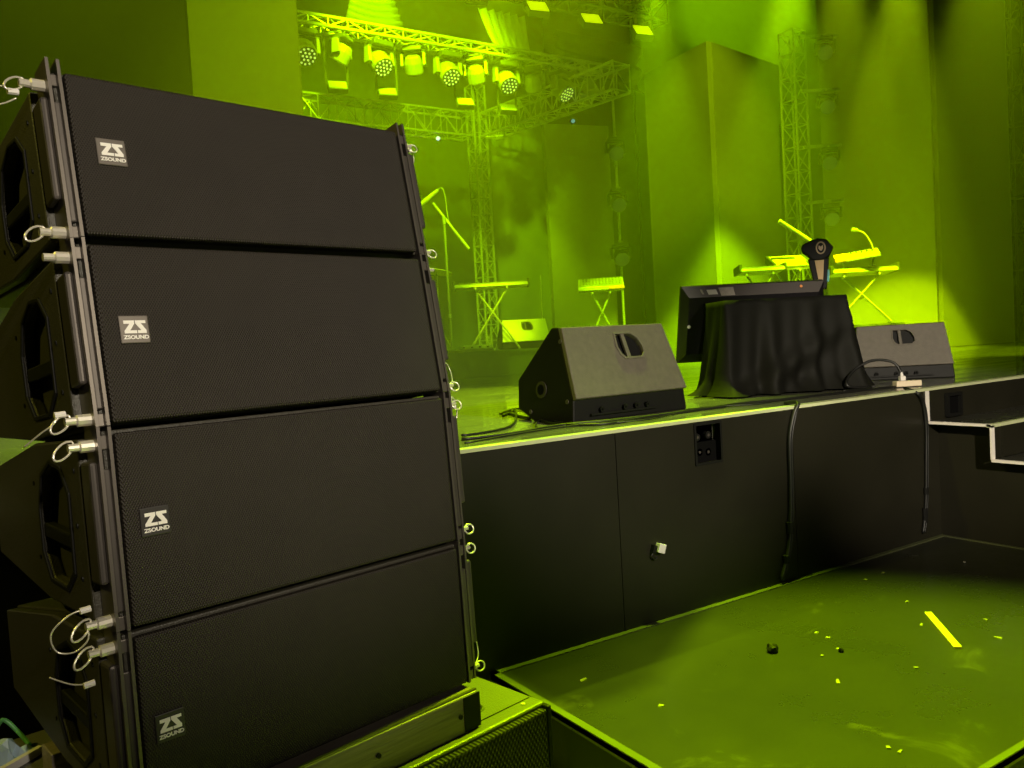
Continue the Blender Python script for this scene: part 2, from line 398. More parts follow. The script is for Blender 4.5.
labels = ['topmost black line array speaker cabinet, tilted back at the top of the stack',
          'second line array speaker cabinet from the top of the black stack',
          'third line array speaker cabinet from the top, above the lowest one',
          'lowest line array speaker cabinet, resting on the scuffed base beam']
for k in range(4):
    (u0, z0), (u1, z1) = J[k], J[k + 1]
    H = math.hypot(u0 - u1, z0 - z1); tilt = math.atan2(u0 - u1, z0 - z1)
    t = thing('line_array_speaker', labels[k], 'speaker', apos(A0, u1, z1), (0, 0, 0), 'stacked line array speakers')
    t.rotation_euler = (Matrix.Rotation(YAW, 3, 'Z') @ Matrix.Rotation(-tilt, 3, 'X')).to_euler()
    D = .78; G = .005
    zb0, zb1 = .23 * H, .80 * H          # rear edge
    side = [(.055, G), (.36, G + .04 * H), (D, zb0), (D, zb1), (.36, H - .035 * H), (.055, H - G)]
    b = BM(); prism(b, [(.012, G)] + side[:1] + [(.36, G + .04 * H), (D, zb0), (D, zb1), (.36, H - .035 * H)] + side[-1:] + [(.012, H - G)], -.012, AW + .012)
    obj('cabinet', b, M_cab, t, bevel=.004)
    for sgn, xs in ((-1, -.0125), (1, AW + .0125)):
        hy, hz = .26, .50 * H
        hole = [(hy - .075, hz + .17 * H), (hy - .045, hz + .30 * H), (hy + .0, hz + .33 * H), (hy + .05, hz + .26 * H), (hy + .075, hz + .08 * H), (hy + .075, hz - .16 * H), (hy + .045, hz - .30 * H), (hy - .03, hz - .32 * H), (hy - .07, hz - .22 * H)]
        hole = [(hy + (y - hy) * 1.35, z) for y, z in hole]
        outer = [(.075, G + .012), (.36, G + .04 * H + .006), (D - .006, zb0 + .004), (D - .006, zb1 - .004), (.36, H - .035 * H - .006), (.075, H - G - .012)]
        b = BM(); plate(b, outer, [hole], lambda y, z: (xs, y, z), (sgn * .024, 0, 0)); sp = obj('side_panel', b, M_cab, t, bevel=.005)
        rim_o = [(hy + (y - hy) * 1.12, hz + (z - hz) * 1.08) for y, z in hole]
        b = BM(); plate(b, rim_o, [hole], lambda y, z: (xs + sgn * .024, y, z), (sgn * .004, 0, 0)); obj('handle_rim', b, M_black, sp, bevel=.002)
        b = BM(); bar(b, (xs + sgn * .012, hy - .10, hz - .08 * H), (xs + sgn * .012, hy + .10, hz - .04 * H), .02, .03); obj('handle_bar', b, M_black, sp, bevel=.004)
        for yy, zz in ((.11, .80), (.12, .52), (.12, .25), (.40, .72), (.40, .3)):
            b = BM(); tube(b, [(xs + sgn * .0238, yy, zz * H), (xs + sgn * .026, yy, zz * H)], .005, 8); obj('bolt', b, M_black, sp)
        # rigging: thin full-height plates with filler bars between
        e = -1 if sgn < 0 else 1.65; x0 = 0 if sgn < 0 else AW
        for off, y0, hi in ((.003, -.006, .014), (.019, .004, .02)):
            b = BM(); bx(b, x0 + e * off - .003, x0 + e * off + .003, y0, .075, .004, H + hi * (1 if k == 0 else .15)); obj('rigging_plate', b, M_steel_edge, t)
        b = BM(); bx(b, min(x0 + e * .005, x0 + e * .017), max(x0 + e * .005, x0 + e * .017), .004, .05, .10 * H, .80 * H); obj('rigging_bar', b, M_steel_dark, t, bevel=.003)
        b = BM(); bx(b, min(x0 + e * .021, x0 + e * .036), max(x0 + e * .021, x0 + e * .036), .016, .072, .24 * H, .84 * H); obj('rigging_bar', b, M_steel_dark, t, bevel=.006)
        for zz in (.045, .93):
            b = BM(); bx(b, min(x0 + e * .005, x0 + e * .017), max(x0 + e * .005, x0 + e * .017), .006, .03, (zz - .035) * H, (zz + .035) * H); obj('rigging_link', b, M_steel_edge, t, bevel=.002)
        pin(t, Vector((x0 + e * .022, .03, .06 * H)), sgn, scale=1.25 if sgn < 0 else .9)
        pin(t, Vector((x0 + e * .022, .03, .92 * H)), sgn, ring=(k != 1), scale=1.25 if sgn < 0 else .9)
        yb = .05
        if sgn < 0:
            if k == 0: lanyard(t, [(-.075, .03, .86 * H), (-.11, .04, .90 * H), (-.14, .06, .84 * H), (-.10, .05, .80 * H), (-.07, .035, .83 * H)])
            if k == 1: lanyard(t, [(-.07, .03, .10 * H), (-.085, .03, .05 * H), (-.10, .05, .02 * H), (-.12, .09, -.03 * H)])
            if k == 2: lanyard(t, [(-.06, .035, .14 * H), (-.085, .04, .13 * H), (-.115, .05, .06 * H), (-.11, .05, -.03 * H), (-.085, .04, -.05 * H), (-.065, .03, -.01 * H), (-.06, .03, .03 * H)])
            if k == 3: lanyard(t, [(-.065, .035, .77 * H), (-.09, .05, .78 * H), (-.12, .07, .83 * H)])
        else:
            x = AW
            if k in (0, 2): lanyard(t, [(x + .066, .04, .90 * H), (x + .075, .05, .97 * H), (x + .088, .05, .90 * H), (x + .082, .05, .80 * H), (x + .06, .045, .76 * H)])
            if k in (1, 3): lanyard(t, [(x + .06, .04, .05 * H), (x + .085, .05, .10 * H), (x + .09, .06, .20 * H), (x + .065, .05, .26 * H)])
    b = BM(); bx(b, .004, AW - .004, -.008, .012, G + .002, H - G - .006); obj('grille', b, M_grille, t, bevel=.006)
    bxm, bzm = (.069, .064, .060, .052)[k], (.515, .505, .515, .47)[k] * H
    b = BM(); bx(b, -.027, .027, -.004, 0, -.027, .027); bd = obj('badge', b, M_badge if k < 2 else M_badge_dark, t, bevel=.002); bd.location = (bxm, -.008, bzm)
    zs = [[(-.024, .021), (.000, .021), (.000, .013), (-.011, -.003), (.004, -.003), (.004, -.010), (-.024, -.010), (-.024, -.004), (-.011, .013), (-.024, .013)],
          [(.002, .021), (.026, .021), (.026, .014), (.015, .014), (.026, -.003), (.026, -.010), (.006, -.010), (.006, -.003), (.014, -.003), (.002, .014)]]
    zs = [[(x * .8, z * .8) for x, z in q] for q in zs]
    for gl in zs:
        b = BM(); plate(b, gl, [], lambda x, z: (x, -.0042, z), (0, -.001, 0)); obj('badge_emblem', b, M_badge_ink, bd)
    tx = text_mesh('ZSOUND', .0108, 'badge_lettering', M_badge_ink, bd, (.001, -.0045, -.0158), bold=.0004); tx.scale = (1.02, .9, 1)

# base beam and subwoofer
zb = J[4][1]
bm_root = thing('base_beam', 'scuffed dark metal beam between the speaker stack and the subwoofer', 'beam', apos(A0 - .02, 1.50, zb - .096), (0, 0, YAW))
b = BM(); bx(b, -.02, AW + .018, 0, .09, 0, .092); obj('front_rail', b, M_beam, bm_root, bevel=.004)
b = BM(); bx(b, -.02, AW + .018, .004, .012, .092, .096); obj('top_lip', b, M_steel_edge, bm_root)
b = BM(); bx(b, -.02, AW + .018, .50, .58, 0, .092); obj('rear_rail', b, M_beam, bm_root, bevel=.004)
b = BM(); bx(b, AW - .03, AW + .022, -.002, .0, .004, .088); obj('end_plate', b, M_black, bm_root)
for x in (.2, .5, .74):
    b = BM(); tube(b, [(x, 0, .046), (x, -.004, .046)], .006, 8); obj('bolt', b, M_black, bm_root)
SH = EYE + zb - .096
sub_l = thing('subwoofer', 'black subwoofer with perforated front grille under the speaker stack', 'subwoofer', apos(A0 - .38, 1.452, -EYE), (0, 0, YAW))
SW = 1.365; SD = .95
b = BM(); bx(b, 0, SW, .02, SD, 0.02, SH); obj('cabinet', b, M_subtop, sub_l, bevel=.006)
b = BM(); bx(b, .012, SW - .014, 0, .03, .03, SH - .012); obj('grille', b, M_subgrille, sub_l, bevel=.004)
b = BM(); bx(b, SW - .013, SW + .002, -.002, .05, .03, SH - .004); obj('corner_guard', b, M_black, sub_l, bevel=.004)
b = BM(); tube(b, [(SW - .155, .14, SH), (SW - .155, .14, SH + .0015)], .034, 24); cp = obj('stacking_cup', b, M_black, sub_l)
b = BM(); tube(b, arc((SW - .155, .14, SH + .001), .034, 0, 345, 23, (1, 0, 0), (0, 1, 0))[:-1], .003, 6, closed=True); obj('cup_ring', b, M_subtop, cp, smooth=True)
b = BM(); bx(b, .01, SW - .01, .066, .069, SH, SH + .0012); obj('top_seam', b, M_void, sub_l)
for x, y in ((SW - .05, .05), (SW - .5, .05), (SW - .05, .6)):
    b = BM(); tube(b, [(x, y, SH), (x, y, SH + .003)], .006, 10); obj('screw', b, M_chrome, sub_l)
for x, y in ((.08, .1), (SW - .08, .1), (.08, SD - .1), (SW - .08, SD - .1)):
    b = BM(); tube(b, [(x, y, 0), (x, y, .02)], .03, 12); obj('foot', b, M_black, sub_l)

# crumpled bag on the rear of the subwoofer
p = gz(4, 742, SH + .05)
bg = thing('plastic_bag', 'crumpled pale blue and green plastic bag at the far left edge', 'bag', (p.x - .05, p.y, SH), (0, 0, YAW + .5))
def crumple(nx, ny, sx_, sy_, h_, seed):
    rnd = random.Random(seed); b = BM(); g = []
    for i in range(nx + 1):
        row = []
        for j in range(ny + 1):
            x, y = i / nx, j / ny; e = min(1, 5 * min(x, 1 - x, y, 1 - y))
            row.append(b.verts.new(((x - .5) * sx_ + rnd.uniform(-.006, .006), (y - .5) * sy_ + rnd.uniform(-.006, .006), .002 + h_ * e * (.55 + rnd.uniform(-.4, .45)))))
        g.append(row)
    for i in range(nx):
        for j in range(ny): b.faces.new((g[i][j], g[i + 1][j], g[i + 1][j + 1], g[i][j + 1]))
    loop = [g[i][0] for i in range(nx + 1)] + [g[nx][j] for j in range(1, ny + 1)] + [g[i][ny] for i in range(nx - 1, -1, -1)] + [g[0][j] for j in range(ny - 1, 0, -1)]
    b.faces.new(loop[::-1]); return b
obj('film', crumple(12, 10, .20, .16, .06, 3), M_bag, bg)
b = BM(); tube(b, smooth_path([(.05, .02, .05), (.09, .03, .075), (.105, 0, .04), (.10, -.04, .012)]), .006, 6); obj('handle_loop', b, mat('bag_green', (.12, .4, .12), .4), bg, smooth=True)
b = BM(); bx(b, -.09, .09, -.092, -.078, .001, .02); obj('seam', b, M_white, bg)

# ------------------------------------------------------------------ floor monitors on the stage edge
def wedge(label, base, yaw, s_, W, handle_x):
    t = thing('wedge_monitor', label, 'speaker', base, (0, 0, yaw), 'floor monitors on the stage edge')
    P = [(0, 0), (.33, 0), (.48, .065), (.49, .22), (.20, .495), (.115, .495), (-.022, .125)]
    P = [(y * s_, z * s_) for y, z in P]
    (ya, za), (yb, zb_) = P[6], P[5]
    L_ = math.hypot(yb - ya, zb_ - za); ud = Vector((0, (yb - ya) / L_, (zb_ - za) / L_)); nrm = Vector((0, -ud.z, ud.y)); nrm = nrm if nrm.y < 0 else -nrm
    ins = .03
    body = [P[0], P[1], P[2], P[3], P[4], (P[5][0] + ins, P[5][1]), (P[6][0] + ins * .9, P[6][1] + .0)]
    b = BM(); prism(b, body, 0, W); obj('body', b, M_black, t, bevel=.008)
    hx, hv = handle_x * W, .70 * L_
    hole = [(hx - .085 * s_, hv + .062 * s_), (hx + .035 * s_, hv + .062 * s_), (hx + .075 * s_, hv + .035 * s_), (hx + .095 * s_, hv - .01 * s_), (hx + .095 * s_, hv - .045 * s_), (hx + .07 * s_, hv - .07 * s_), (hx - .05 * s_, hv - .07 * s_), (hx - .075 * s_, hv - .05 * s_), (hx - .09 * s_, hv - .01 * s_)]
    o3 = lambda x, v: Vector((x, ya, za)) + ud * v
    b = BM(); plate(b, [(0, 0), (W, 0), (W, L_), (0, L_)], [hole], o3, -nrm * ins); rp = obj('rear_panel', b, M_wedge, t, bevel=.006)
    rim = [(hx + (x - hx) * 1.16, hv + (v - hv) * 1.2) for x, v in hole]
    b = BM(); plate(b, rim, [hole], lambda x, v: o3(x, v), nrm * .005); obj('handle_rim', b, M_wedge, rp, bevel=.003)
    b = BM(); bar(b, o3(hx - .025 * s_, hv - .072 * s_) - nrm * .006, o3(hx - .03 * s_, hv + .064 * s_) - nrm * .006, .028 * s_, .02, up=nrm); obj('handle_bar', b, M_wedge, rp, bevel=.004)
    b = BM(); plate(b, [(hx + (x - hx) * .98, hv + (v - hv) * .98) for x, v in hole], [], lambda x, v: o3(x, v) - nrm * (ins - .003), nrm * .002); obj('handle_cup', b, M_black, rp)
    # front baffle on the performers' side
    (yc, zc), (yd, zd) = P[3], P[4]
    b = BM(); quads(b, [(.02, yc + .004, zc + .01), (W - .02, yc + .004, zc + .01), (W - .02, yd + .004, zd - .01), (.02, yd + .004, zd - .01), (.02, yc - .01, zc - .02), (W - .02, yc - .01, zc - .02), (W - .02, yd - .01, zd - .03), (.02, yd - .01, zd - .03)], BOXF); obj('grille', b, M_subgrille, t)
    for xs, e in ((0, -1), (W, 1)):
        b = BM(); tube(b, [(xs, .27 * s_, .17 * s_), (xs + e * .006, .27 * s_, .17 * s_)], .045 * s_, 20); c_ = obj('pole_socket', b, M_cab, t)
        b = BM(); tube(b, [(xs + e * .006, .27 * s_, .17 * s_), (xs + e * .008, .27 * s_, .17 * s_)], .028 * s_, 16); obj('socket_hole', b, M_void, c_)
        for y, z in ((.05, .11), (.12, .42), (.36, .05)):
            b = BM(); tube(b, [(xs, y * s_, z * s_), (xs + e * .005, y * s_, z * s_)], .012 * s_, 10); obj('screw', b, M_steel_edge, t)
    # lower connector strip
    y0, z0 = P[0]; ul = Vector((0, P[6][0], P[6][1])).normalized(); nl = Vector((0, -ul.z, ul.y)); nl = nl if nl.y < 0 else -nl
    for fx in (.22, .42, .52, .62):
        q = Vector((fx * W, 0, 0)) + ul * (.06 * s_)
        b = BM(); tube(b, [q - nl * .002, q + nl * .008], .014, 12); k = obj('jack', b, M_black, t)
        b = BM(); tube(b, [q + nl * .008, q + nl * .010], .006, 8); obj('jack_hole', b, M_void, k)
    q = Vector((.33 * W, 0, 0)) + ul * (.035 * s_)
    b = BM(); bx(b, q.x - .16, q.x + .30, q.y - .012, q.y - .002, q.z - .004, q.z + .006); obj('ledge', b, M_black, t)
    for o_ in list(t.children) + [g for c_ in t.children for g in c_.children]:
        for v in o_.data.vertices: v.co.x = W / 2 + (v.co.x - W / 2) * (1.045 - .125 * v.co.z / (.495 * s_))
    return t
wedge('large black wedge monitor beside the speaker stack, handle facing the camera', Vector((2.45, 3.30, DECK)), R(3), 1.0, .80, .585)
pr = gz(957, 363, EYE - .295); yw = R(-47)
wedge('smaller black wedge monitor partly behind the draped screen, beside the steps', pr - Vector((math.cos(yw), math.sin(yw), 0)) * .66 - Vector((0, 0, pr.z - DECK)) + Vector((0, .03, 0)), yw, .83, .66, .52)

# ------------------------------------------------------------------ screen seen from behind and its draped stand
cl, crr = gz(700, 400, DECK), gz(870, 388, DECK)
cyaw = math.atan2(crr.y - cl.y, crr.x - cl.x); CWD = (crr - cl).length
ex = Vector((math.cos(cyaw), math.sin(cyaw), 0)); ey = Vector((-math.sin(cyaw), math.cos(cyaw), 0))
cb = thing('draped_stand', 'low stand under a black cloth that falls in folds to the deck', 'covered stand', cl + ex * (CWD / 2 + .05) + ey * .25, (0, 0, cyaw))
TOPZ = .625
b = BM(); bx(b, -.40, .43, -.16, .16, .03, TOPZ - .012); obj('stand_frame', b, M_black, cb)
for x in (-.36, .39):
    for y in (-.12, .12):
        b = BM(); bx(b, x - .03, x + .03, y - .03, y + .03, 0, .03); obj('foot', b, M_black, cb)
b = BM(); NP, NL = 150, 16
def perim(s_, hx0, hx1, hy):
    Lx, Ly = hx1 - hx0, 2 * hy; T = 2 * (Lx + Ly); d = s_ * T
    if d < Lx: return (hx0 + d, -hy, 0, -1)
    d -= Lx
    if d < Ly: return (hx1, -hy + d, 1, 0)
    d -= Ly
    if d < Lx: return (hx1 - d, hy, 0, 1)
    d -= Lx
    return (hx0, hy - d, -1, 0)
rings = []
for l in range(NL + 1):
    f = l / NL; row = []
    for i in range(NP):
        x, y, nx_, ny_ = perim(i / NP, -.415, .445, .175)
        s_ = i / NP * 2 * math.pi
        fold = .5 * math.sin(9 * s_ + .6) + .35 * math.sin(17 * s_ + 2 * f) + .3 * math.sin(5 * s_ + 1.3 + f * 2)
        out = .008 + .075 * f ** 1.3 + .065 * fold * f ** .8
        if f > .85: out += (f - .85) * .42 * (1 + .6 * math.sin(11 * s_))
        ln = math.hypot(x - .015, y * 1.6) + 1e-6
        cx_, cy_ = nx_ * .7 + (x - .015) / ln * .3, ny_ * .7 + y / ln * .3
        z = TOPZ * (1 - f) + .004
        if f > .85: z = max(.004, TOPZ * .15 * max(0, 1 - (f - .85) / .15) ** 1.5 * .9 + .012 + .018 * abs(math.sin(13 * s_)) * (1 - f) / .15)
        # a fold swept diagonally across the near face
        if ny_ < 0:
            dd = (x + .05) * .8 + (f - .72) * .8
            out += .09 * math.exp(-(dd / .09) ** 2) * f - .03 * math.exp(-((dd - .2) / .08) ** 2) * f
        row.append(b.verts.new((x + cx_ * out, y + cy_ * out, z)))
    rings.append(row)
for l in range(NL):
    for i in range(NP): b.faces.new((rings[l][i], rings[l + 1][i], rings[l + 1][(i + 1) % NP], rings[l][(i + 1) % NP]))
b.faces.new(rings[0][::-1])
bmesh.ops.recalc_face_normals(b, faces=b.faces)
obj('cloth', b, M_cloth, cb, smooth=True)

tv_c = cl + ex * (CWD / 2 - .0) + ey * .55
tv = thing('flat_screen', 'flat screen seen from behind, leaning above the black cloth', 'television', tv_c, (0, 0, cyaw))
TW, TH, tl = 1.06, .55, R(-16)
tm = Matrix.Translation((0, 0, .225)) @ Matrix.Rotation(-tl, 4, 'X')
b = BM(); bx(b, -TW / 2, TW / 2, 0, .03, 0, TH, tm); obj('display_frame', b, M_tv, tv, bevel=.004)
b = BM(); bx(b, -TW / 2 + .012, TW / 2 - .012, .0305, .032, .012, TH - .012, tm); obj('display_glass', b, mat('screen_glass', (.01, .01, .012), .1), tv)
bk = [(-TW / 2 + .004, 0, .004), (TW / 2 - .004, 0, .004), (TW / 2 - .004, 0, TH - .004), (-TW / 2 + .004, 0, TH - .004)]
ik = [(-TW / 2 + .05, -.03, .07), (TW / 2 - .05, -.03, .07), (TW / 2 - .05, -.03, TH - .075), (-TW / 2 + .05, -.03, TH - .075)]
b = BM(); quads(b, [tm @ Vector(v) for v in bk + ik], [(7, 6, 5, 4), (0, 1, 5, 4), (1, 2, 6, 5), (3, 0, 4, 7)]); obj('back_shell', b, M_tv, tv)
b = BM(); quads(b, [tm @ Vector(v) for v in (bk[3], bk[2], ik[2], ik[3])], [(0, 1, 2, 3)]); bn = obj('back_bevel', b, M_tvband_lit, tv)
def on_bevel(fx, fv):
    a_, b_, c_, d_ = [Vector(v) for v in (bk[3], bk[2], ik[2], ik[3])]
    return (a_ * (1 - fx) + b_ * fx) * (1 - fv) + (d_ * (1 - fx) + c_ * fx) * fv
for x0, x1, v0, v1, mm in ((.11, .125, .3, .75, M_sticker), (.155, .225, .35, .8, M_white), (.245, .35, .2, .95, M_sticker)):
    q = [tm @ (on_bevel(fx, fv) + Vector((0, -.002, .002))) for fx, fv in ((x0, v0), (x1, v0), (x1, v1), (x0, v1))]
    b = BM(); quads(b, q, [(0, 1, 2, 3)]); obj('sticker', b, mm, tv)
q = tm @ (on_bevel(.845, .45) + Vector((0, -.002, .002)))
b = BM(); tube(b, [q, q + tm.to_3x3() @ Vector((0, -.003, .003))], .011, 12); obj('round_sticker', b, M_orange, tv)
q = tm @ Vector((-TW / 2 + .06, -.03, .27))
b = BM(); tube(b, [q, q + Vector((0, -.004, 0))], .012, 12); obj('round_sticker', b, M_white, tv)
for x in (-.3, .3):
    b = BM(); bar(b, (x, .02, .30), (x, .05, .012), .04, .03); lg = obj('leg', b, M_black, tv)
    b = BM(); bx(b, x - .03, x + .03, -.10, .20, 0, .014); obj('foot', b, M_black, lg)

# power strip, plug and cables on the deck edge
ps = gz(913, 387, DECK)
pw = thing('power_strip', 'white power strip on the deck corner above the steps', 'power strip', ps + Vector((0, .04, .004)), (0, 0, R(-28)))
b = BM(); bx(b, -.085, .085, -.03, .03, 0, .038); obj('housing', b, mat('ivory_plastic', (.78, .66, .48), .45), pw, bevel=.006)
b = BM(); bx(b, -.05, -.015, -.018, .018, .038, .07); pl = obj('plug', b, M_white, pw, bevel=.006)
b = BM(); tube(b, [(-.033, 0, .07), (-.036, 0, .095)], [.012, .006], 8); obj('strain_relief', b, M_white, pl)
for x in (.02, .07):
    b = BM(); tube(b, [(x, 0, .038), (x, 0, .040)], .014, 12); obj('outlet', b, M_black, pw)
mp_ = pw.location + Vector((-.03, .02, .09))
def cable(name_label, pts, r=.006, m=None, n=6, cat='cable', group='cables on the stage edge', name='cable'):
    b = BM(); tube(b, smooth_path(pts, n), r, 7); o = obj(name, b, m or M_cable, smooth=True); tag(o, name_label, cat, group); return o
p1 = gz(876, 389, DECK); p0 = gz(886, 345, DECK)
cable('thick black mains cable arching up from the white power strip', [mp_, mp_ + Vector((-.02, .04, .07)), mp_ + Vector((-.12, .12, .09)), mp_ + Vector((-.24, .18, .03)), mp_ + Vector((-.34, .16, -.06)), Vector((p1.x - .02, p1.y + .02, DECK + .008)), Vector((p1.x - .3, p1.y + .03, DECK + .008))], .009)
def deckrun(pxs, lift=.008):
    return [gz(x, y, DECK) + Vector((0, 0, lift)) for x, y in pxs]
cable('black cable hugging the stage edge from the stack to the steps', deckrun([(462, 441), (520, 434), (560, 427), (620, 421), (680, 414), (740, 405), (790, 400), (850, 393), (895, 388)]), .008)
cable('black cable looping left of the large wedge monitor', deckrun([(462, 437), (510, 428), (515, 412), (500, 415), (520, 410), (548, 424), (600, 426), (650, 418), (700, 411), (725, 408)]), .007)
cable('thin black cable lying along the deck in front of the large wedge', deckrun([(465, 445), (540, 432), (600, 424), (660, 416), (705, 409), (760, 405), (800, 398)]), .005)
cable('thin cable curling off the deck beside the large wedge', deckrun([(538, 430), (536, 425), (545, 421), (580, 426), (640, 422), (668, 417), (690, 410)]), .004)
cable('short dark cable bundle end by the large wedge monitor', deckrun([(503, 417), (509, 415), (516, 417), (530, 420)]), .010)
b = BM(); pts = [gz(655, 409, DECK) + Vector((.0, .0, .01)), gz(656, 409, DECK) + Vector((.0, .02, .06)), gz(652, 404, DECK) + Vector((0, .05, .10))]
tag(obj('white_extension_cable', (tube(b, smooth_path(pts), .006, 6)), M_white, smooth=True), 'short white cord at the foot of the large wedge monitor', 'cord')

def fascia_cable(label, pix, r, seed, extra):
    root = thing('cable_drop', label, 'cable', (gy(*pix[0], YF).x, YF, 0), (0, 0, 0), 'cables hanging down the stage front')
    o = root.location
    pts = []
    for i, q in enumerate(pix):
        v = gy(*q, YF - .012); v.y = YF - r - .004; pts.append(v - o)
    pts = [pts[0] + Vector((.03, .10, .012)) if False else pts[0] + Vector((.01, .09, .02))] + pts
    pts[0].z = DECK + .012
    b = BM(); tube(b, smooth_path(pts, 5), r, 8); obj('sheath', b, M_cable, root, smooth=True)
    b = BM(); tube(b, smooth_path([p + Vector((.014, -.004, 0)) for p in pts[1:]], 5), r * .6, 6); obj('second_core', b, M_cable, root, smooth=True)
    for f, ht in extra:
        i = min(int(f * (len(pts) - 1)), len(pts) - 2); p = pts[i].lerp(pts[i + 1], f * (len(pts) - 1) - i)
        b = BM(); tube(b, [p + Vector((0, 0, ht)), p - Vector((0, 0, ht))], [r * 1.7, r * 1.7], 8); obj('tape_wrap', b, M_black, root)
    return root
fascia_cable('black cable pair hanging over the stage front below the black cloth', [(797, 403), (793, 415), (789, 440), (790, 480), (790, 520), (788, 550), (781, 580)], .011, 1, ((.75, .03), (.9, .02)))
fascia_cable('black cable hanging at the stage corner beside the steps', [(917, 393), (923, 405), (926, 430), (926, 460), (926, 490), (925, 515), (923, 533)], .009, 2, ((.72, .02), (.86, .045)))
c = gy(656, 548, YF)
tg = thing('white_tag', 'small white plug cube stuck on the black stage front', 'tag', (c.x, YF, c.z), (0, R(20), 0))
b = BM(); bx(b, -.012, .030, -.035, -.004, -.018, .026); obj('cube', b, M_white, tg, bevel=.003)
b = BM(); bx(b, -.034, -.012, -.022, 0, -.026, .012); obj('clip', b, M_black, tg)
b = BM(); tube(b, smooth_path([(-.02, -.012, -.02), (-.03, -.014, -.04), (-.005, -.012, -.055), (.01, -.008, -.04)]), .004, 6); obj('wire', b, M_cable, tg)

# ------------------------------------------------------------------ litter on the platform
pa, pb = gz(928, 614, PLAT), gz(958, 649, PLAT)
b = BM(); bar(b, pa + Vector((0, 0, .006)), pb + Vector((0, 0, .006)), .030, .010); tag(obj('wooden_stick', b, M_wood, bevel=.002), 'pale flat wooden stick lying on the green platform', 'stick')
def lump(px, py, r, label, m, seed, name='black_lump'):
    rnd = random.Random(seed); p = gz(px, py, PLAT); b = BM(); bmesh.ops.create_icosphere(b, subdivisions=2, radius=r)
    for v in b.verts: v.co *= rnd.uniform(.65, 1.15); v.co.z = max(v.co.z, -r * .5)
    o = obj(name, b, m); o.location = (p.x, p.y, PLAT + r * .5); tag(o, label, 'debris'); return o
lump(773, 652, .026, 'black lump of tape on the platform left of the wooden stick', M_black, 3)
lump(841, 652, .012, 'tiny dark crumb on the platform beside an upright splinter', M_black, 5)
chips = [(840, 650, .035, 80, 'thin pale splinter beside the tiny dark crumb'), (921, 625, .03, 20, 'short pale splinter left of the wooden stick head'), (986, 620, .02, 70, 'pale splinter right of the wooden stick'), (998, 638, .03, 110, 'dull grey splinter near the right frame edge'),
         (816, 633, .022, 15, 'pale paper flake above the black lump'), (828, 638, .02, 100, 'small paper flake right of the black lump'), (822, 656, .014, 30, 'tiny paper flake below the splinter'), (916, 668, .016, 140, 'small flake below the wooden stick'),
         (838, 682, .04, 40, 'thin dark green sliver in mid platform'), (900, 752, .022, 10, 'pale flake at the bottom of the platform'), (888, 748, .016, 50, 'tiny flake beside the one at the bottom edge'), (583, 680, .035, 10, 'white paper scrap near the subwoofer corner'),
         (661, 706, .018, 120, 'small white flake in the left of the platform'), (907, 602, .016, 0, 'tiny flake above the wooden stick'), (866, 580, .016, 30, 'tiny flake near the far platform edge'), (883, 574, .014, 10, 'pale speck near the far platform strip'), (964, 563, .018, 40, 'pale speck near the far right platform corner')]
for i, (x, y, L_, a_, lb) in enumerate(chips):
    p = gz(x, y, PLAT); b = BM(); bx(b, -L_ / 2, L_ / 2, -.005, .005, 0, .004)
    for v in b.verts: v.co.y += random.uniform(-.003, .003)
    o = obj('splinter' if 'splinter' in lb or 'sliver' in lb else 'paper_flake', b, M_chip); o.location = (p.x, p.y, PLAT + (.005 if y < 575 else 0)); o.rotation_euler = (0, 0, R(a_)); tag(o, lb, 'debris', 'litter on the platform')

# ------------------------------------------------------------------ flats and drapes around the stage
def flat(name, label, pa, pb, ztop, thick=.12, m=None, cat='panel', z0=None, edges=True, group='tall stage flats'):
    """upright panel from plan point pa to pb"""
    pa, pb = Vector((pa[0], pa[1], 0)), Vector((pb[0], pb[1], 0)); d = pb - pa; L_ = d.length; yaw = math.atan2(d.y, d.x)
    z0 = DECK if z0 is None else z0
    t = thing(name, label, cat, (pa.x, pa.y, z0), (0, 0, yaw), group)
    b = BM(); bx(b, .012, L_ - .012, 0, thick, .012, ztop - z0 - .012); obj('face', b, m or M_panel, t)
    for q in ((0, .012, 0, ztop - z0), (L_ - .012, L_, 0, ztop - z0)):
        b = BM(); bx(b, q[0], q[1], -.006, thick, q[2], q[3]); obj('edge_strip', b, m or M_panel, t)
    b = BM(); bx(b, .012, L_ - .012, 0, thick, ztop - z0 - .012, ztop - z0); obj('top_rail', b, m or M_panel, t)
    b = BM(); bx(b, .012, L_ - .012, 0, thick, 0, .012); obj('bottom_rail', b, M_panel_dark, t)
    return t
def plan(px, d): return at(px, 345 - .058 * (px - 512), d)
# left wing
flat('stage_flat', 'dim dark flat at the upper left behind the speaker stack', gy(-140, 60, 8.2), gy(190, 60, 8.2), 9.5, m=M_panel_dark)  # darker flat colour stands in for the weaker light reaching it
flat('stage_flat', 'bright lime flat just right of the dark one, above the stack', gy(190.5, 60, 8.9), gy(300, 60, 8.9), 9.5)
# back drop
bd0, bd1 = gy(270, 200, 15.5), gy(545, 200, 15.5)
flat('backdrop', 'green backdrop behind the lattice trusses and keyboards', bd0, (bd1.x + 1.2, 15.5), 9.0, m=M_backdrop, cat='backdrop', thick=.05, group=None)
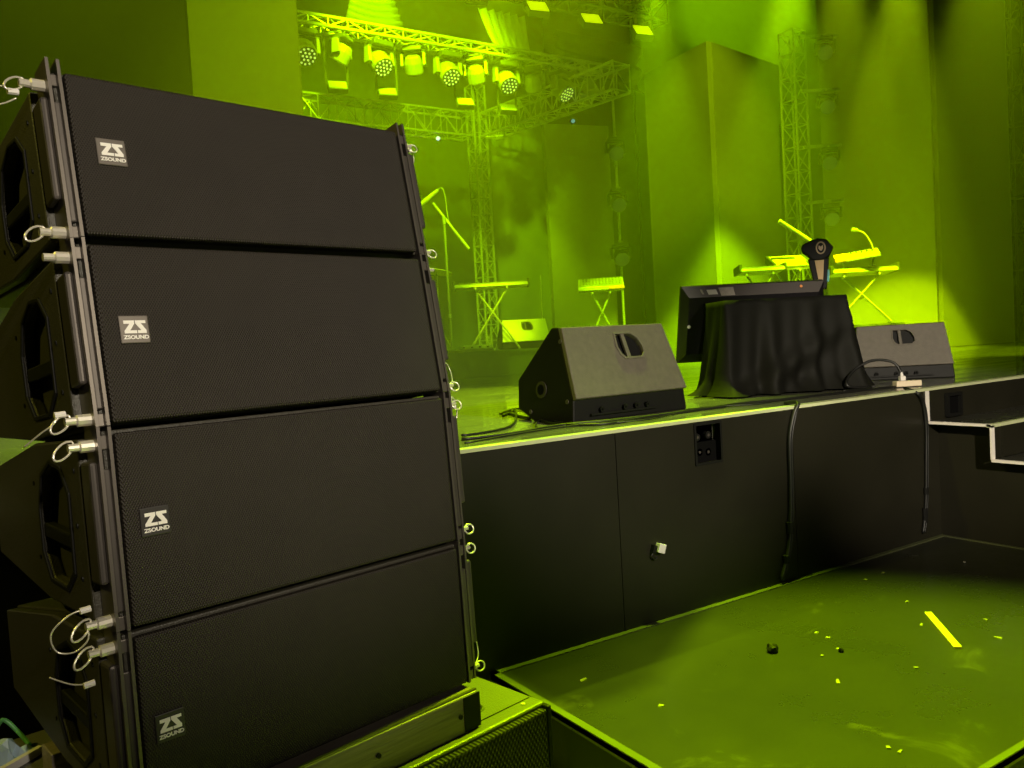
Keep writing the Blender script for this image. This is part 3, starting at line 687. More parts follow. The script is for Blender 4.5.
# middle flats
q0, q1 = plan(556, 14.2), plan(619, 14.6)
zt = at(548, 126, 14.2).z
flat('stage_flat', 'short flat in the middle distance left of the light pole', q0, q1, zt)
q0, q1 = plan(496, 15.0), plan(558, 15.0)
flat('stage_flat', 'green flat between the lattice tower and the short middle flat', q0, q1, at(520, 128, 15).z, m=M_backdrop)
ca, cm, cb_ = plan(657, 15.1), plan(721, 13.6), plan(796, 15.2)
zt = at(710, 45, 13.6).z
flat('stage_flat', 'left face of the angled corner flats in the centre right', ca, cm - (cm - ca).normalized() * .03, zt)
flat('stage_flat', 'right face of the angled corner flats beside the light tower', cm + (cb_ - cm).normalized() * .11, cb_, zt)
q0, q1 = plan(829, 14.6), plan(938, 13.4)
flat('stage_flat', 'tall bright lime flat right of the light tower', q0, q1, 10.5)
q0, q1 = plan(943.5, 13.4), plan(1014, 13.8)
flat('stage_flat', 'tall dim green flat at the right edge of the picture', q0, q1, 10.5)
q0, q1 = plan(1016, 15.0), plan(1120, 15.6)
flat('stage_flat', 'black masking flat at the extreme right edge', q0, q1, 10.5, m=M_blackwall)
q0, q1 = plan(648, 18.4), plan(850, 18.4)
flat('backdrop', 'added green sheet standing in for lit haze above the angled corner flats', q0, q1, 10.5, m=M_backdrop, cat='backdrop', group=None)  # added sheet; its green replaces lit haze in the gap
q0, q1 = plan(560, 17.4), plan(645, 17.4)
flat('black_drape', 'black drape hanging behind the light pole in the centre', q0, q1, 10.5, m=M_blackwall, cat='drape', group=None)

# ------------------------------------------------------------------ trusses
def truss(label, p0, p1, wd, ht, bays, rc=.022, rl=.010, m=None, cat='truss', group='lattice trusses', name='lattice_truss', up=(0, 0, 1)):
    p0, p1 = Vector(p0), Vector(p1); t = thing(name, label, cat, p0, (0, 0, 0), group); m = m or M_alu
    d = p1 - p0; L_ = d.length; d = d.normalized(); s_ = d.cross(Vector(up)).normalized(); u = s_.cross(d)
    cor = [s_ * a_ * wd / 2 + u * c_ * ht / 2 for a_, c_ in ((-1, -1), (1, -1), (1, 1), (-1, 1))]
    for c_ in cor:
        b = BM(); tube(b, [c_, c_ + d * L_], rc, 6); obj('chord', b, m, t)
    b = BM()
    for i in range(bays):
        a0, a1 = d * (L_ * i / bays), d * (L_ * (i + 1) / bays)
        for k in range(4):
            x, y = cor[k], cor[(k + 1) % 4]
            tube(b, [x + a0, y + a0], rl, 4, cap=False)
            if i % 2: tube(b, [x + a0, y + a1], rl, 4, cap=False)
            else: tube(b, [y + a0, x + a1], rl, 4, cap=False)
    for k in range(4): tube(b, [cor[k] + d * L_, cor[(k + 1) % 4] + d * L_], rl, 4, cap=False)
    obj('lacing', b, m, t, kind='stuff')
    return t
YT = 12.6
col = gy(481, 200, YT)
tl0 = gy(255, 98, YT); tl1 = gy(468, 127, YT); zc = tl1.z
truss('horizontal lattice truss crossing the backdrop left of the tower', (tl0.x, YT, zc), (col.x - .2, YT, zc), .36, .40, 12)
truss('upright lattice tower standing in the middle of the backdrop', (col.x, YT, DECK), (col.x, YT, at(478, 78, 14.0).z), .25, .25, 18, up=(0, 1, 0))
e0 = Vector((col.x + .15, YT - .15, zc)); e1 = at(622, 84, 12.0); e1.z = zc - .05
truss('lattice truss running forward from the tower to the dark corner', e0, e1, .36, .40, 12)
# front lighting pipe ladder carrying the moving heads
YP = 10.2
a0, a1 = gy(262, 8, YP), gy(596, 76, YP)
zp = (gy(300, 16, YP).z + gy(560, 70, YP).z) / 2
truss('flat lighting truss that carries the row of moving heads', (a0.x, YP, zp), (a1.x, YP, zp), .30, .12, 20, .024, .012)
# overhead pipe with the blinders (nearer, above the frame's middle)
YB = 7.6
zb1 = gy(592, 14, YB).z
b0, b1 = gy(440, -20, YB), gy(680, 34, YB)
truss('dark overhead truss that carries the bright flood panels', (b0.x, YB, zb1 + .16), (b1.x - .35, YB, zb1 + .16), .30, .26, 12, .018, .010, m=M_fixture)

# ------------------------------------------------------------------ lighting fixtures
def moving_head(name, label, group, led, s_, shell, tl=35):
    t = thing(name, label, 'stage light', (0, 0, 0), (0, 0, 0), group)
    b = BM(); bx(b, -.13 * s_, .13 * s_, -.12 * s_, .12 * s_, -.07 * s_, -.01 * s_); bs = obj('base', b, M_fixture, t, bevel=.008)
    b = BM(); tube(b, [(0, 0, -.02 * s_), (0, 0, .05 * s_)], .02 * s_, 8); obj('clamp', b, M_alu, bs)
    for e in (-1, 1):
        b = BM(); x = e * .155 * s_
        quads(b, [(x - .02 * s_, -.045 * s_, -.07 * s_), (x + .02 * s_, -.045 * s_, -.07 * s_), (x + .02 * s_, .045 * s_, -.07 * s_), (x - .02 * s_, .045 * s_, -.07 * s_), (x - .022 * s_, -.06 * s_, -.26 * s_), (x + .022 * s_, -.06 * s_, -.26 * s_), (x + .022 * s_, .06 * s_, -.26 * s_), (x - .022 * s_, .06 * s_, -.26 * s_)], BOXF)
        bmesh.ops.recalc_face_normals(b, faces=b.faces); obj('yoke_arm', b, M_fixture_bright if shell else M_fixture, t, bevel=.008)
    b = BM(); bx(b, -.175 * s_, .175 * s_, -.05 * s_, .05 * s_, -.09 * s_, -.07 * s_); obj('yoke_bridge', b, M_fixture, t, bevel=.006)
    tilt = Matrix.Translation((0, 0, -.23 * s_)) @ Matrix.Rotation(R(led if led else tl), 4, 'X')
    hd = obj('head', tube(BM(), [Vector((0, 0, .12 * s_)), Vector((0, 0, .10 * s_)), Vector((0, 0, .03 * s_)), Vector((0, 0, -.10 * s_)), Vector((0, 0, -.12 * s_))], [.07 * s_, .10 * s_, .125 * s_, .13 * s_, .12 * s_], 18), M_fixture_bright if shell else M_fixture, t); hd.matrix_local = tilt
    b = BM(); tube(b, [(0, 0, -.12 * s_), (0, 0, -.125 * s_)], .115 * s_, 20); obj('lens', b, M_fixture if led else M_lens, hd)
    if led:
        b = BM()
        for n, rr in ((1, 0), (6, .045), (12, .09)):
            for i in range(n):
                a_ = 2 * math.pi * i / n
                tube(b, [(rr * s_ * math.cos(a_), rr * s_ * math.sin(a_), -.124 * s_), (rr * s_ * math.cos(a_), rr * s_ * math.sin(a_), -.130 * s_)], .013 * s_, 6)
        obj('led_cells', b, M_led, hd, kind='stuff')
    return t
wash0 = moving_head('wash_light', 'x', 'round LED wash lights on the lighting truss', -42, 1.15, True)
spot0 = moving_head('spot_light', 'x', 'pale spot heads on the lighting truss', 0, 1.0, True)
hang = [(303, 'w', 0), (341, 's', 40), (378, 'w', 10), (412, 's', -35), (446, 'w', 0), (474, 's', -40), (504, 'w', -5), (531, 's', -40), (559, 'w', 15), (587, 's', 60)]
ordn = ['first', 'second', 'third', 'fourth', 'fifth']
wc = s_c = 0
for i, (px, k, rz) in enumerate(hang):
    x = gy(px, 40, YP).x
    loc = (x, YP, zp - .10)
    if k == 'w':
        lb = 'round LED wash light, %s from the left on the lighting truss' % ordn[wc]
        if wc == 0: wash0.location = loc; wash0.rotation_euler = (0, 0, R(rz)); wash0['label'] = lb
        else: dup(wash0, loc, (0, 0, R(rz)), lb)
        wc += 1
    else:
        lb = 'tilted spot head, %s from the left on the lighting truss' % ordn[s_c]
        if s_c == 0: spot0.location = loc; spot0.rotation_euler = (0, 0, R(rz)); spot0['label'] = lb
        else: dup(spot0, loc, (0, 0, R(rz)), lb)
        s_c += 1
# bright flood panels
def flood(name, label, group, wd, ht, m, drop=.24):
    t = thing(name, label, 'stage light', (0, 0, 0), (0, 0, 0), group)
    tl_ = Matrix.Rotation(R(-38), 4, 'X')
    b = BM(); bx(b, -wd / 2, wd / 2, 0, .08, -ht / 2, ht / 2, tl_); obj('housing', b, M_fixture, t, bevel=.006)
    b = BM(); bx(b, -wd / 2 + .012, wd / 2 - .012, -.006, .0, -ht / 2 + .012, ht / 2 - .012, tl_); obj('panel', b, m, t)
    for e in (-1, 1):
        b = BM(); bar(b, (e * (wd / 2 + .012), .03, 0), (e * (wd / 2 + .012), .03, drop), .012, .03); obj('bracket', b, M_fixture, t)
    b = BM(); bar(b, (-wd / 2 - .02, .03, drop), (wd / 2 + .02, .03, drop), .03, .012); obj('yoke', b, M_fixture, t)
    return t
names = ['glowing flood panel cut by the top frame edge', 'glowing lime flood panel, second from the left under the dark truss', 'glowing lime flood panel, third from the left under the dark truss', 'glowing lime flood panel nearest the corner flats']
f0 = None
for (px, py), lb in zip(((476, -3), (538, 10), (592, 24), (643, 37)), names):
    p = gy(px, py, YB); p.z = zb1 - .02 + (gy(px, py, YB).z - zb1) * .3
    if f0 is None: f0 = flood('flood_light', lb, 'bright flood panels under the dark truss', .25, .20, M_blinder); f0.location = p; f0.rotation_euler = (0, 0, R(-12))
    else: dup(f0, p, (0, 0, R(-12)), lb)
g0 = None
for i, (px, py) in enumerate(((337, 66), (387, 72), (465, 84), (508, 93))):
    p = gy(px, py, YP + .1); p.y = YP + .12; p.z = zp - .70
    lb = 'unlit grey flood under the wash lights, %s from the left' % ordn[i]
    if g0 is None: g0 = flood('flood_light', lb, 'unlit floods behind the lighting truss', .26, .17, M_alu, .67); g0.location = p; g0.rotation_euler = (0, 0, R(-12))
    else: dup(g0, p, (0, 0, R(-12)), lb)

# light pole with stacked heads
d_ = 13.8
pb0 = plan(625, d_); ptop = at(613, 96, d_)
pole = thing('light_pole', 'slim upright pole with three stage lights left of the corner flats', 'light pole', (pb0.x, pb0.y, DECK))
b = BM(); tube(b, [(0, 0, .02), (0, 0, ptop.z - DECK)], .022, 8); obj('pole', b, M_alu, pole)
b = BM(); tube(b, [(0, 0, 0), (0, 0, .025)], .26, 20); obj('base_plate', b, M_fixture, pole)
b = BM(); bar(b, (-.03, 0, ptop.z - DECK), (.10, -.05, ptop.z - DECK), .03); obj('top_arm', b, M_alu, pole)
arms = []
for py in (140, 190, 243):
    z = at(614, py, d_).z - DECK
    b = BM(); bar(b, (.05, 0, z), (-.12, -.12, z), .03); obj('arm', b, M_alu, pole)
    arms.append(z)
M_fixture_mid = mat('fixture_mid', (.16, .16, .15), .4)
hd0 = moving_head('moving_head', 'x', 'moving heads on the slim pole', 0, 1.0, False, -62)
for i, z in enumerate(arms):
    lb = ['uppermost', 'middle', 'lowest'][i] + ' dark moving head on the slim light pole'
    loc = (pb0.x - .10, pb0.y - .12, DECK + z - .04)
    if i == 0: hd0.location = loc; hd0.rotation_euler = (0, 0, R(-30)); hd0['label'] = lb
    else: dup(hd0, loc, (0, 0, R(-30)), lb)
# light tower in the gap on the right
d_ = 14.3
tb = plan(806, d_); ttop = at(792, 38, d_)
lt = truss('lattice light tower in the gap between the right hand flats', (tb.x - .06, tb.y, DECK), (tb.x - .06, tb.y, ttop.z), .30, .30, 14, .022, .010, cat='truss', up=(0, 1, 0))
for i, py in enumerate((46, 98, 152, 206)):
    z = at(805, py, d_).z
    b = BM(); bar(b, (-.05, -.2, z - DECK), (.62, -.45, z - DECK + .04), .05); obj('cross_arm', b, M_alu, lt)
    lb = ['topmost', 'second', 'third', 'lowest'][i] + ' dark moving head hung on the right light tower'
    dup(hd0, (tb.x + .26, tb.y - .42, z - .03), (0, 0, R(-50)), lb, 'moving heads on the right light tower')
# far right tower
d_ = 14.2
tb = plan(1024, d_)
lt = truss('dark lattice tower at the extreme right edge', (tb.x, tb.y, DECK), (tb.x, tb.y, 10.0), .34, .34, 14, .022, .011, m=M_fixture, up=(0, 1, 0))
for i, py in enumerate((8, 55, 112, 170)):
    z = at(1022, py, d_).z
    b = BM(); bar(b, (-.25, -.25, z - DECK), (.3, -.25, z - DECK), .04); obj('cross_arm', b, M_alu, lt)
    dup(hd0, (tb.x - .04, tb.y - .30, z - .04), (0, 0, R(-60)), ['topmost', 'second', 'third', 'lowest'][i] + ' dark moving head at the extreme right edge', 'moving heads on the far right tower')

# pleated fabric hung above the truss, and a ribbed bright border left of it
def pleats(name, label, top_l, top_r, bot_l, bot_r, n, amp, m):
    b = BM(); rows = []
    top_l, top_r, bot_l, bot_r = map(Vector, (top_l, top_r, bot_l, bot_r))
    nr = (top_r - top_l).cross(bot_l - top_l).normalized()
    for i in range(n * 4 + 1):
        f = i / (n * 4); r_ = []
        for j in range(7):
            g = j / 6; p = (top_l.lerp(top_r, f)).lerp(bot_l.lerp(bot_r, f), g)
            r_.append(b.verts.new(p + nr * amp * math.sin(f * n * 2 * math.pi) * (.5 + .5 * (1 - g)) + Vector((0, 0, -.05 * math.sin(math.pi * g)))))
        rows.append(r_)
    for i in range(n * 4):
        for j in range(6): b.faces.new((rows[i][j], rows[i + 1][j], rows[i + 1][j + 1], rows[i][j + 1]))
    o = obj(name, b, m, smooth=True); s_ = o.modifiers.new('thick', 'SOLIDIFY'); s_.thickness = .01
    return tag(o, label, 'drape')
pleats('gathered_drape', 'bright gathered fabric fan hanging above the lighting truss', gy(478, 8, 10.34), gy(524, 18, 10.34), gy(497, 50, 10.30), gy(530, 54, 10.30), 6, .06, M_drape)
pleats('ribbed_border', 'bright ribbed border strip at the top left of the truss', gy(352, -12, 10.5), gy(346, 18, 10.35), gy(392, -6, 10.5), gy(404, 28, 10.35), 5, .05, mat('ribbed_fabric', (.12, .125, .09), .7))
b = BM(); n = 26; rows = []
k0, k1 = at(556, 26, 12.5), at(640, 48, 12.5)
for i in range(n + 1):
    f = i / n; row = []
    for j in range(9):
        g = j / 8; p = at(556 + 84 * f, 30 + 14 * f + g * (30 + 22 * f), 13.4)
        row.append(b.verts.new(p + Vector((0, .10 * math.sin(j * 1.9 + f * 2), 0))))
    rows.append(row)
for i in range(n):
    for j in range(8): b.faces.new((rows[i][j], rows[i + 1][j], rows[i + 1][j + 1], rows[i][j + 1]))
o = obj('swagged_drape', b, M_blackwall, smooth=True); s_ = o.modifiers.new('thick', 'SOLIDIFY'); s_.thickness = .012
tag(o, 'dark swagged drape with horizontal folds under the flood panels', 'drape')

# ------------------------------------------------------------------ band risers and instruments
def riser(label, x0, x1, y0, y1, h):
    t = thing('band_riser', label, 'riser', (x0, y0, DECK), (0, 0, 0), 'low band risers')
    b = BM(); bx(b, 0, x1 - x0, 0, y1 - y0, h - .04, h); obj('top_board', b, M_riser, t)
    b = BM(); bx(b, .02, x1 - x0 - .02, .02, y1 - y0 - .02, 0, h - .04); obj('skirt', b, M_riser, t)
    return t
RZ = DECK + .395
r0 = gz(440, 376, DECK); r1 = gz(509, 373, DECK)
rq = plan(470, 12.6)
riser('grey band riser below the tall microphone stand', rq.x - 1.4, rq.x + .35, rq.y - .6, rq.y + 1.2, .385)
ra = plan(512, 13.6); rb_ = plan(556, 13.4)
riser('grey band riser under the far yellow-lit wedge monitor', rq.x + .36, rb_.x - .05, ra.y - .8, ra.y + 1.2, .385)
rc_ = plan(603, 13.2); riser('grey riser under the keyboard behind the large wedge monitor', rc_.x - .32, rc_.x + .42, rc_.y - .42, rc_.y + .42, .395)
rd_ = plan(815, 12.4); RZ2 = DECK + .45
riser('grey riser behind the flat screen, under the right hand keyboards', rd_.x - 1.5, rd_.x + .9, rd_.y - .9, rd_.y + .55, .45)
fz = lambda px, py, d: at(px, py, d)

def X_stand(label, c, yaw, h, wd, dp=.42):
    t = thing('keyboard_stand', label, 'stand', c, (0, 0, yaw), 'keyboard stands')
    for y in (-dp / 2, dp / 2):
        for e in (-1, 1):
            b = BM(); tube(b, [(-e * wd * .32, y * .3, .03), (e * wd * .20, y * .3, h - .03)], .016, 6); obj('leg', b, M_alu, t)
    for e in (-1, 1):
        b = BM(); tube(b, [(e * wd * .32, -dp * .6, .018), (e * wd * .32, dp * .6, .018)], .018, 6); obj('foot_bar', b, M_alu, t)
        b = BM(); tube(b, [(e * wd * .20, -dp * .6, h - .018), (e * wd * .20, dp * .6, h - .018)], .018, 6); obj('support_arm', b, M_alu, t)
    b = BM(); tube(b, [(0, -dp * .3, h * .55), (0, dp * .3, h * .55)], .03, 8); obj('pivot', b, M_fixture, t)
    return t
def keyboard(label, c, yaw, wd, dp, tilt=0, group='keyboards on the risers', m=None):
    t = thing('keyboard', label, 'keyboard', c, (R(tilt), 0, yaw), group)
    prof = [(-dp / 2, 0), (dp / 2, 0), (dp / 2, .10), (.02, .085), (-.02, .055), (-dp / 2, .05)]
    b = BM(); prism(b, prof, -wd / 2, wd / 2); obj('case', b, m or M_keys, t, bevel=.006)
    for e in (-1, 1):
        b = BM(); bx(b, e * wd / 2 - .02, e * wd / 2 + .02, -dp / 2, dp / 2, -.004, .11); obj('end_cheek', b, M_keys_dark, t, bevel=.006)
    b = BM(); n = int(wd / .026)
    for i in range(n): x = -wd / 2 + .03 + i * (wd - .06) / n; bx(b, x, x + (wd - .06) / n - .002, -dp / 2 - .004, -.03, .05, .062)
    obj('keys', b, M_fixture_bright, t, kind='stuff')
    b = BM(); bx(b, -.12, .12, .05, .12, .085, .102); obj('display', b, M_keys_dark, t)
    for i in range(6):
        x = -wd * .42 + i * wd * .055; b = BM(); tube(b, [(x, .08, .09), (x, .08, .118)], .016, 8); obj('knob', b, M_fixture, t)
    return t
back = R(180)
# left keyboard on its stand
kc = fz(495, 350, 13.2); kz = fz(490, 287, 13.2).z
kz0 = DECK + .385
X_stand('slim stand under the left keyboard near the microphone stand', (kc.x, kc.y, kz0), R(-32), kz - kz0 - .02, 1.25)
keyboard('wide keyboard on the stand left of the far yellow-lit wedge', (kc.x, kc.y, kz - .02), R(-32), 1.2, .34, -4)
b = BM(); bx(b, -.16, .16, -.12, .12, 0, .01); o = obj('music_sheet', b, M_white); o.location = fz(478, 348, 12.6); o.location.z = kz0; o.rotation_euler = (0, 0, R(-30)); tag(o, 'white sheet lying on the riser below the left keyboard', 'sheet')
# drum pad / pedalboard box on the front riser
pbx = thing('pedal_box', 'pale sloping pedal box on the riser beside the mic stand base', 'pedal box', (fz(476, 348, 12.3).x, fz(476, 348, 12.3).y, kz0), (0, 0, R(-30)))
b = BM(); prism(b, [(-.16, 0), (.16, 0), (.16, .10), (-.16, .04)], -.26, .26); obj('case', b, M_fixture_bright, pbx, bevel=.006)
for i in range(4):
    b = BM(); tube(b, [(-.18 + i * .12, -.08, .055), (-.18 + i * .12, -.08, .075)], .018, 8); obj('switch', b, M_fixture, pbx)
# rear wedge
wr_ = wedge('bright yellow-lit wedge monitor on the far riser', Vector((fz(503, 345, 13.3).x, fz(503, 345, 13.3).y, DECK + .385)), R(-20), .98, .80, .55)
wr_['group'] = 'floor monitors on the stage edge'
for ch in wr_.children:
    if ch.name.startswith('rear_panel'): ch.data.materials[0] = mat('yellow_lit_wedge_paint', (.62, .62, .42), .5)  # paler yellowish wedge paint; the lamp's light is put into this colour
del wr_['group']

# tall boom microphone stand
mc = fz(452, 350, 12.6)
ms = thing('microphone_stand', 'tall boom microphone stand right of the speaker stack', 'microphone stand', (mc.x, mc.y, kz0))
def L(px, py, d=12.6): v = fz(px, py, d); return v - Vector((mc.x, mc.y, kz0))
top = L(448, 225); top.x = top.y = 0
b = BM(); tube(b, [(0, 0, .03), (0, 0, top.z)], .02, 8); obj('upright', b, M_fixture_bright, ms)
b = BM(); tube(b, [(0, 0, 0), (0, 0, .03), (0, 0, .05)], [.16, .15, .04], 16); obj('base', b, M_fixture, ms)
b = BM(); tube(b, [L(433, 203), L(468, 248)], .019, 8); bo = obj('boom', b, M_white, ms)
b = BM(); tube(b, [L(461, 239), L(469, 249)], .024, 8); obj('counterweight', b, M_white, bo)
b = BM(); tube(b, [top, top + Vector((0, 0, .12))], .03, 8); obj('clutch', b, M_alu, ms)
b = BM(); tube(b, smooth_path([L(437, 190), L(442, 188), L(445, 196), L(447, 212), L(449, 224)]), .008, 6); obj('cable', b, M_alu, ms, smooth=True)
b = BM(); tube(b, [L(420, 205), L(425, 201), L(438, 190)], [.03, .036, .028], 10); mi = obj('microphone', b, M_white, ms)
b = BM(); tube(b, [L(419, 206), L(422, 203)], .030, 10); obj('mic_grille', b, M_fixture_bright, mi)
b = BM(); tube(b, [(0, 0, L(452, 318).z), (0, 0, L(452, 314).z)], .024, 8); obj('collar', b, M_alu, ms)
# cymbal on its stand behind the speaker stack edge
cc = fz(441, 345, 12.8)
cy = thing('cymbal_stand', 'thin cymbal on a stand peeking out beside the speaker stack', 'cymbal', (cc.x, cc.y, DECK + .385))
def L2(px, py): return fz(px, py, 12.8) - Vector((cc.x, cc.y, DECK + .385))
hz = L2(436, 272).z
b = BM(); tube(b, [(0, 0, .35), (0, 0, hz)], .012, 6); obj('stand_pole', b, M_alu, cy)
for a_ in (20, 140, 260):
    b = BM(); tube(b, [(0, 0, .40), (.3 * math.cos(R(a_)), .3 * math.sin(R(a_)), .012)], .012, 6); obj('leg', b, M_alu, cy)
mt = Matrix.Translation((0, 0, hz)) @ Matrix.Rotation(R(12), 4, 'Y')
b = BM(); tube(b, [mt @ Vector((0, 0, -.012)), mt @ Vector((0, 0, 0)), mt @ Vector((0, 0, .03)), mt @ Vector((0, 0, .045))], [.26, .25, .06, .02], 24); obj('cymbal_disc', b, mat('brass', (.85, .78, .5), .35, metal=.3), cy)
# slim mic stand left of the middle keyboard
sc_ = fz(543, 345, 13.9)
sm = thing('slim_stand', 'very thin upright stand behind the far yellow-lit wedge', 'stand', (sc_.x, sc_.y, DECK + .385))
zz = fz(544, 275, 13.9).z - DECK - .385
b = BM(); tube(b, [(0, 0, .02), (.03, 0, zz)], .010, 6); obj('upright', b, M_alu, sm)
b = BM(); tube(b, [(0, 0, 0), (0, 0, .02)], .12, 14); obj('base', b, M_fixture, sm)

# middle keyboard: sloped console on a small stand
kc = fz(604, 345, 13.0); kz = fz(602, 291, 13.0).z
X_stand('small stand under the sloped console behind the large wedge', (kc.x, kc.y, DECK + .395), R(-38), kz - DECK - .415, .70, .34)
cs = thing('mixing_console', 'pale sloped console on a stand above the large wedge monitor', 'console', (kc.x, kc.y, kz), (0, 0, R(-38)))
b = BM(); prism(b, [(-.22, 0), (.22, 0), (.24, .20), (.20, .22), (-.22, .06)], -.36, .36); obj('case', b, M_keys, cs, bevel=.008)
b = BM(); quads(b, [(-.33, -.20, .072), (.33, -.20, .072), (.33, .18, .216), (-.33, .18, .216), (-.33, -.20, .078), (.33, -.20, .078), (.33, .18, .222), (-.33, .18, .222)], BOXF); obj('control_surface', b, M_fixture_bright, cs)
b = BM(); bx(b, .12, .365, -.225, .0, .01, .05); obj('orange_panel', b, M_orange, cs)
b = BM()
for i in range(12):
    for j in range(4): x = -.29 + i * .052; y = -.15 + j * .09; z = .078 + (y + .2) * .379; bx(b, x, x + .02, y, y + .03, z, z + .014)
obj('buttons', b, M_fixture, cs, kind='stuff')

# right hand keyboards behind the screen
def kb_px(lbl, px0, px1, py, d, dp, tilt, m=None, dyaw=0):
    a_, c_ = fz(px0, py, d), fz(px1, py, d); mid = (a_ + c_) / 2
    return keyboard(lbl, mid, math.atan2(c_.y - a_.y, c_.x - a_.x) + dyaw, (c_ - a_).length, dp, tilt, m=m), mid
k1, m1 = kb_px('keyboard at the left of the right hand keyboard group', 738, 782, 273, 11.8, .34, -6)
X_stand('stand under the keyboard at the left of the right hand group', (m1.x, m1.y, RZ2), R(-50), m1.z - RZ2 - .01, .9)
k2, m2 = kb_px('tilted second keyboard left of the black emblem stand', 770, 806, 266, 12.1, .40, 22)
X_stand('stand under the tilted keyboard beside the emblem stand', (m2.x, m2.y, RZ2), R(-50), m2.z - RZ2 - .07, .8)
k3, m3 = kb_px('long keyboard at the right of the black emblem stand', 828, 893, 274, 11.6, .36, -5)
X_stand('tall crossed stand under the long right hand keyboard', (m3.x, m3.y, RZ2), R(-52), m3.z - RZ2 - .01, 1.15)
lp = fz(858, 258, 11.5)
up = thing('synthesizer', 'small tilted synthesizer raised above the long right hand keyboard', 'synthesizer', (lp.x, lp.y, lp.z), (R(14), R(-6), R(-52)))
b = BM(); prism(b, [(-.16, 0), (.16, 0), (.16, .07), (-.16, .045)], -.30, .28); obj('case', b, M_keys, up, bevel=.006)
b = BM(); bx(b, -.31, -.16, -.165, .15, .02, .075); obj('orange_end', b, M_orange, up)
for i in range(5):
    b = BM(); tube(b, [(-.08 + i * .07, .04, .05), (-.08 + i * .07, .04, .085)], .016, 8); obj('knob', b, M_fixture, up)
for x in (-.2, .2):
    b = BM(); tube(b, [(x, .06, -.005), (x, .02, m3.z - lp.z + .11)], .012, 6); obj('support', b, M_alu, up)
g_ = fz(872, 262, 11.5)
gn = thing('gooseneck_microphone', 'curved gooseneck microphone on the long right hand keyboard', 'microphone', (g_.x, g_.y, m3.z + .10))
def L3(px, py): return fz(px, py, 11.5) - gn.location
b = BM(); tube(b, smooth_path([(0, 0, 0), L3(873, 250), L3(870, 241), L3(864, 233), L3(856, 230)]), .011, 8); obj('neck', b, M_alu, gn, smooth=True)
b = BM(); tube(b, [L3(857, 230), L3(852, 229.5)], .026, 10); obj('capsule', b, M_fixture_bright, gn)
b = BM(); tube(b, [(0, 0, -.004), (0, 0, .02)], .05, 12); obj('base', b, M_alu, gn)
# white boom arm
p0, p1 = fz(779, 221, 11.0), fz(810, 241, 11.0)
ba = thing('boom_arm', 'white boom arm on a stand behind the black emblem stand', 'microphone stand', (p1.x, p1.y, RZ2))
b = BM(); tube(b, [p0 - ba.location, p1 - ba.location], .030, 10); obj('boom', b, M_white, ba)
b = BM(); tube(b, [(0, 0, .03), p1 - ba.location], .014, 8); obj('upright', b, M_alu, ba)
b = BM(); tube(b, [(0, 0, 0), (0, 0, .03)], .16, 16); obj('base', b, M_fixture, ba)

# black emblem stand with gold front
ed = 6.6
ep = fz(820, 300, ed)
em = thing('emblem_stand', 'black flared stand with round emblem and gold tapered front behind the screen', 'stand', (ep.x, ep.y, DECK), (0, 0, R(-52)))
zf = lambda py: fz(817, py, ed).z - DECK
pxm = ed / FPX
def ol(pts): return [((x - 817) * pxm, zf(y)) for x, y in pts]
b = BM(); plate(b, ol([(801, 247), (803, 244), (810, 241), (817, 239), (825, 241), (828, 245), (831.5, 249), (827, 258), (822, 261), (811, 261), (807, 256), (802, 252)]), [], lambda x, z: (x, -.05, z), (0, .10, 0)); hdp = obj('flared_head', b, M_black, em, bevel=.012)
b = BM(); plate(b, ol([(807, 259), (827, 259), (823.5, 290), (813, 290)]), [], lambda x, z: (x, -.045, z), (0, .09, 0)); obj('tapered_stem', b, M_black, em, bevel=.01)
b = BM(); plate(b, ol([(813.4, 261), (822, 261), (820, 286), (817, 286)]), [], lambda x, z: (x, -.055, z), (0, .012, 0)); obj('gold_wedge', b, M_gold, em)
b = BM(); plate(b, ol([(825, 271), (827, 271), (826, 283), (824, 283)]), [], lambda x, z: (x, -.05, z), (0, .02, 0)); obj('teal_strip', b, M_teal, em)
c0 = Vector((2.5 * pxm, -.054, zf(249)))
b = BM(); tube(b, [c0 + Vector((.033 * math.cos(a_ * math.pi / 12), 0, .046 * math.sin(a_ * math.pi / 12))) for a_ in range(24)], .006, 6, closed=True); rg = obj('emblem_ring', b, M_pink, hdp, smooth=True)
b = BM(); plate(b, [(c0.x - .016, c0.z + .022), (c0.x, c0.z + .010), (c0.x + .016, c0.z + .022), (c0.x + .018, c0.z - .004), (c0.x + .006, c0.z - .022), (c0.x - .006, c0.z - .022), (c0.x - .018, c0.z - .004)], [], lambda x, z: (x, -.056, z), (0, .006, 0)); obj('emblem_mark', b, M_pink, hdp)
b = BM(); tube(b, [(0, 0, .03), (0, 0, zf(286))], .03, 10); obj('pole', b, M_black, em)
b = BM(); tube(b, [(0, 0, 0), (0, 0, .03)], .18, 18); obj('base', b, M_black, em)

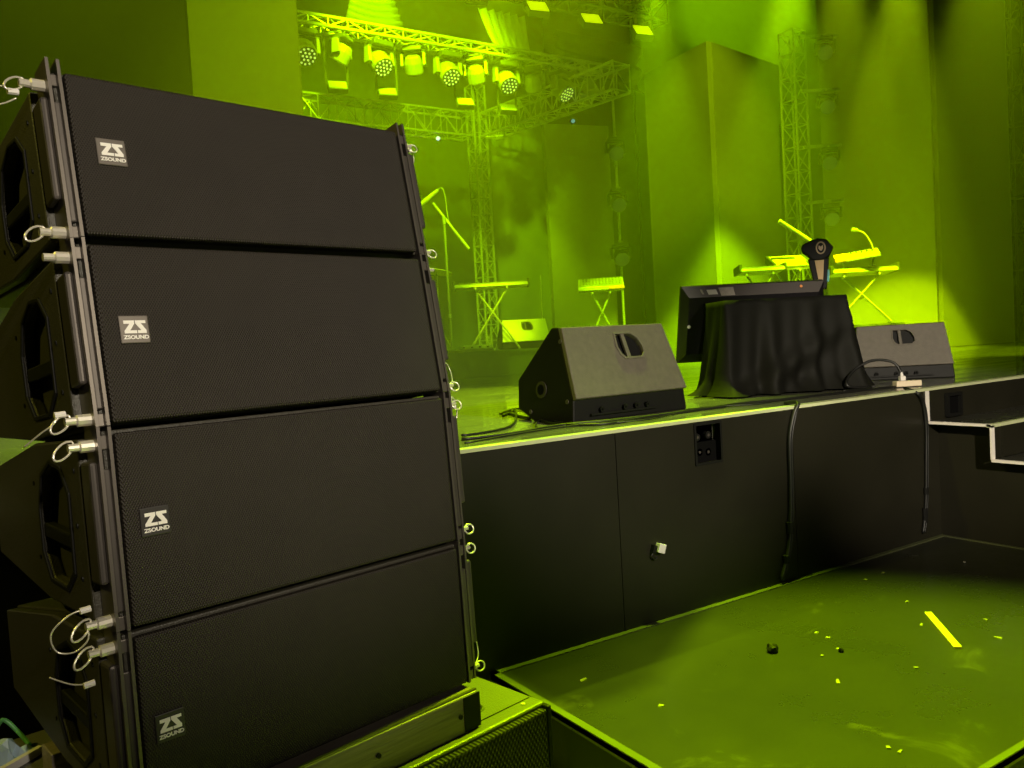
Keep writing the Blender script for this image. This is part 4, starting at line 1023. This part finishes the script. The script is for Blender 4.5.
# small work lamp glints on the truss
for i, (px, py, lb) in enumerate(((438, 138.5, 'tiny pale indicator lamp under the left truss'), (573, 121, 'tiny blue indicator lamp beside the short middle flat'))):
    p = gy(px, py, YT - .18) if i == 0 else at(px, py, 14.22)
    t = thing('indicator_lamp', lb, 'lamp', p, (0, 0, R(-30)))
    b = BM(); bmesh.ops.create_uvsphere(b, u_segments=12, v_segments=8, radius=.035); obj('bulb', b, mat('indicator_%d' % i, (.8, .9, 1), .3, emit=((.75, 1, .9) if i == 0 else (.1, .35, .6), 1.0 if i == 0 else .5)), t)
    b = BM(); tube(b, [(0, .02, 0), (0, .08, 0)], .04, 10); hk = obj('housing', b, M_fixture, t)
    b = BM(); tube(b, [(0, .05, 0), (0, .05, max(.05, zc - .2 - p.z) if i == 0 else -.12)], .008, 6); obj('hook', b, M_fixture, t)

# ------------------------------------------------------------------ haze over the stage
b = BM(); bx(b, XL + .2, 29.5, 4.6, 23.5, DECK + .002, 13.5)
hm = bpy.data.materials.new('stage_haze'); hm.use_nodes = True; nt = hm.node_tree; nt.nodes.clear()
vs = nt.nodes.new('ShaderNodeVolumeScatter'); vs.inputs['Density'].default_value = .028; vs.inputs['Anisotropy'].default_value = .2; vs.inputs['Color'].default_value = (1, 1, 1, 1)
ou = nt.nodes.new('ShaderNodeOutputMaterial'); nt.links.new(vs.outputs[0], ou.inputs['Volume'])
hz_ = obj('stage_haze', b, hm, kind='stuff'); tag(hz_, 'thin green lit haze hanging over the whole stage', 'haze')

# added unseen lamp over the low platform; its flap shapes the corner shadow
bl = thing('added_flap_lamp', 'added overhead lamp whose flap shades one corner of the low platform', 'stage light', PLP, (0, 0, 0))
dirv = (Vector((2.3, 1.4, 0.3)) - PLP).normalized(); mq = dirv.to_track_quat('-Z', 'Y').to_matrix().to_4x4()
b = BM(); tube(b, [mq @ Vector((0, 0, .03)), mq @ Vector((0, 0, .28)), mq @ Vector((0, 0, .34))], [.13, .13, .07], 16); hb = obj('can', b, M_fixture, bl)
b = BM(); tube(b, [mq @ Vector((0, 0, .34)), Vector((0, 0, 1.2)), Vector((0, 0, 5.79))], .02, 8); obj('drop_pipe', b, M_fixture, bl)
pa_, pb_, pc_ = gz(690, 630, PLAT), gz(654, 682, PLAT), gz(572, 712, PLAT)
q = [pa_ + (pa_ - pb_) * 1.2, pb_, pc_ + Vector((0, 0, 0)), Vector((1.64, 2.5, PLAT)), Vector((1.64, 3.6, PLAT))]
lf = [(p_ - PLP) * .075 for p_ in q]
b = BM(); n = len(lf); v0 = lf + [p_ + dirv * .004 for p_ in lf]
quads(b, v0, [tuple(range(n))[::-1], tuple(range(n, 2 * n))] + [(i, (i + 1) % n, n + (i + 1) % n, n + i) for i in range(n)]); bmesh.ops.recalc_face_normals(b, faces=b.faces); obj('shadow_flap', b, M_black, bl)
b = BM(); bar(b, mq @ Vector((0, .12, .10)), lf[4], .012); obj('hinge_arm', b, M_fixture, bl)
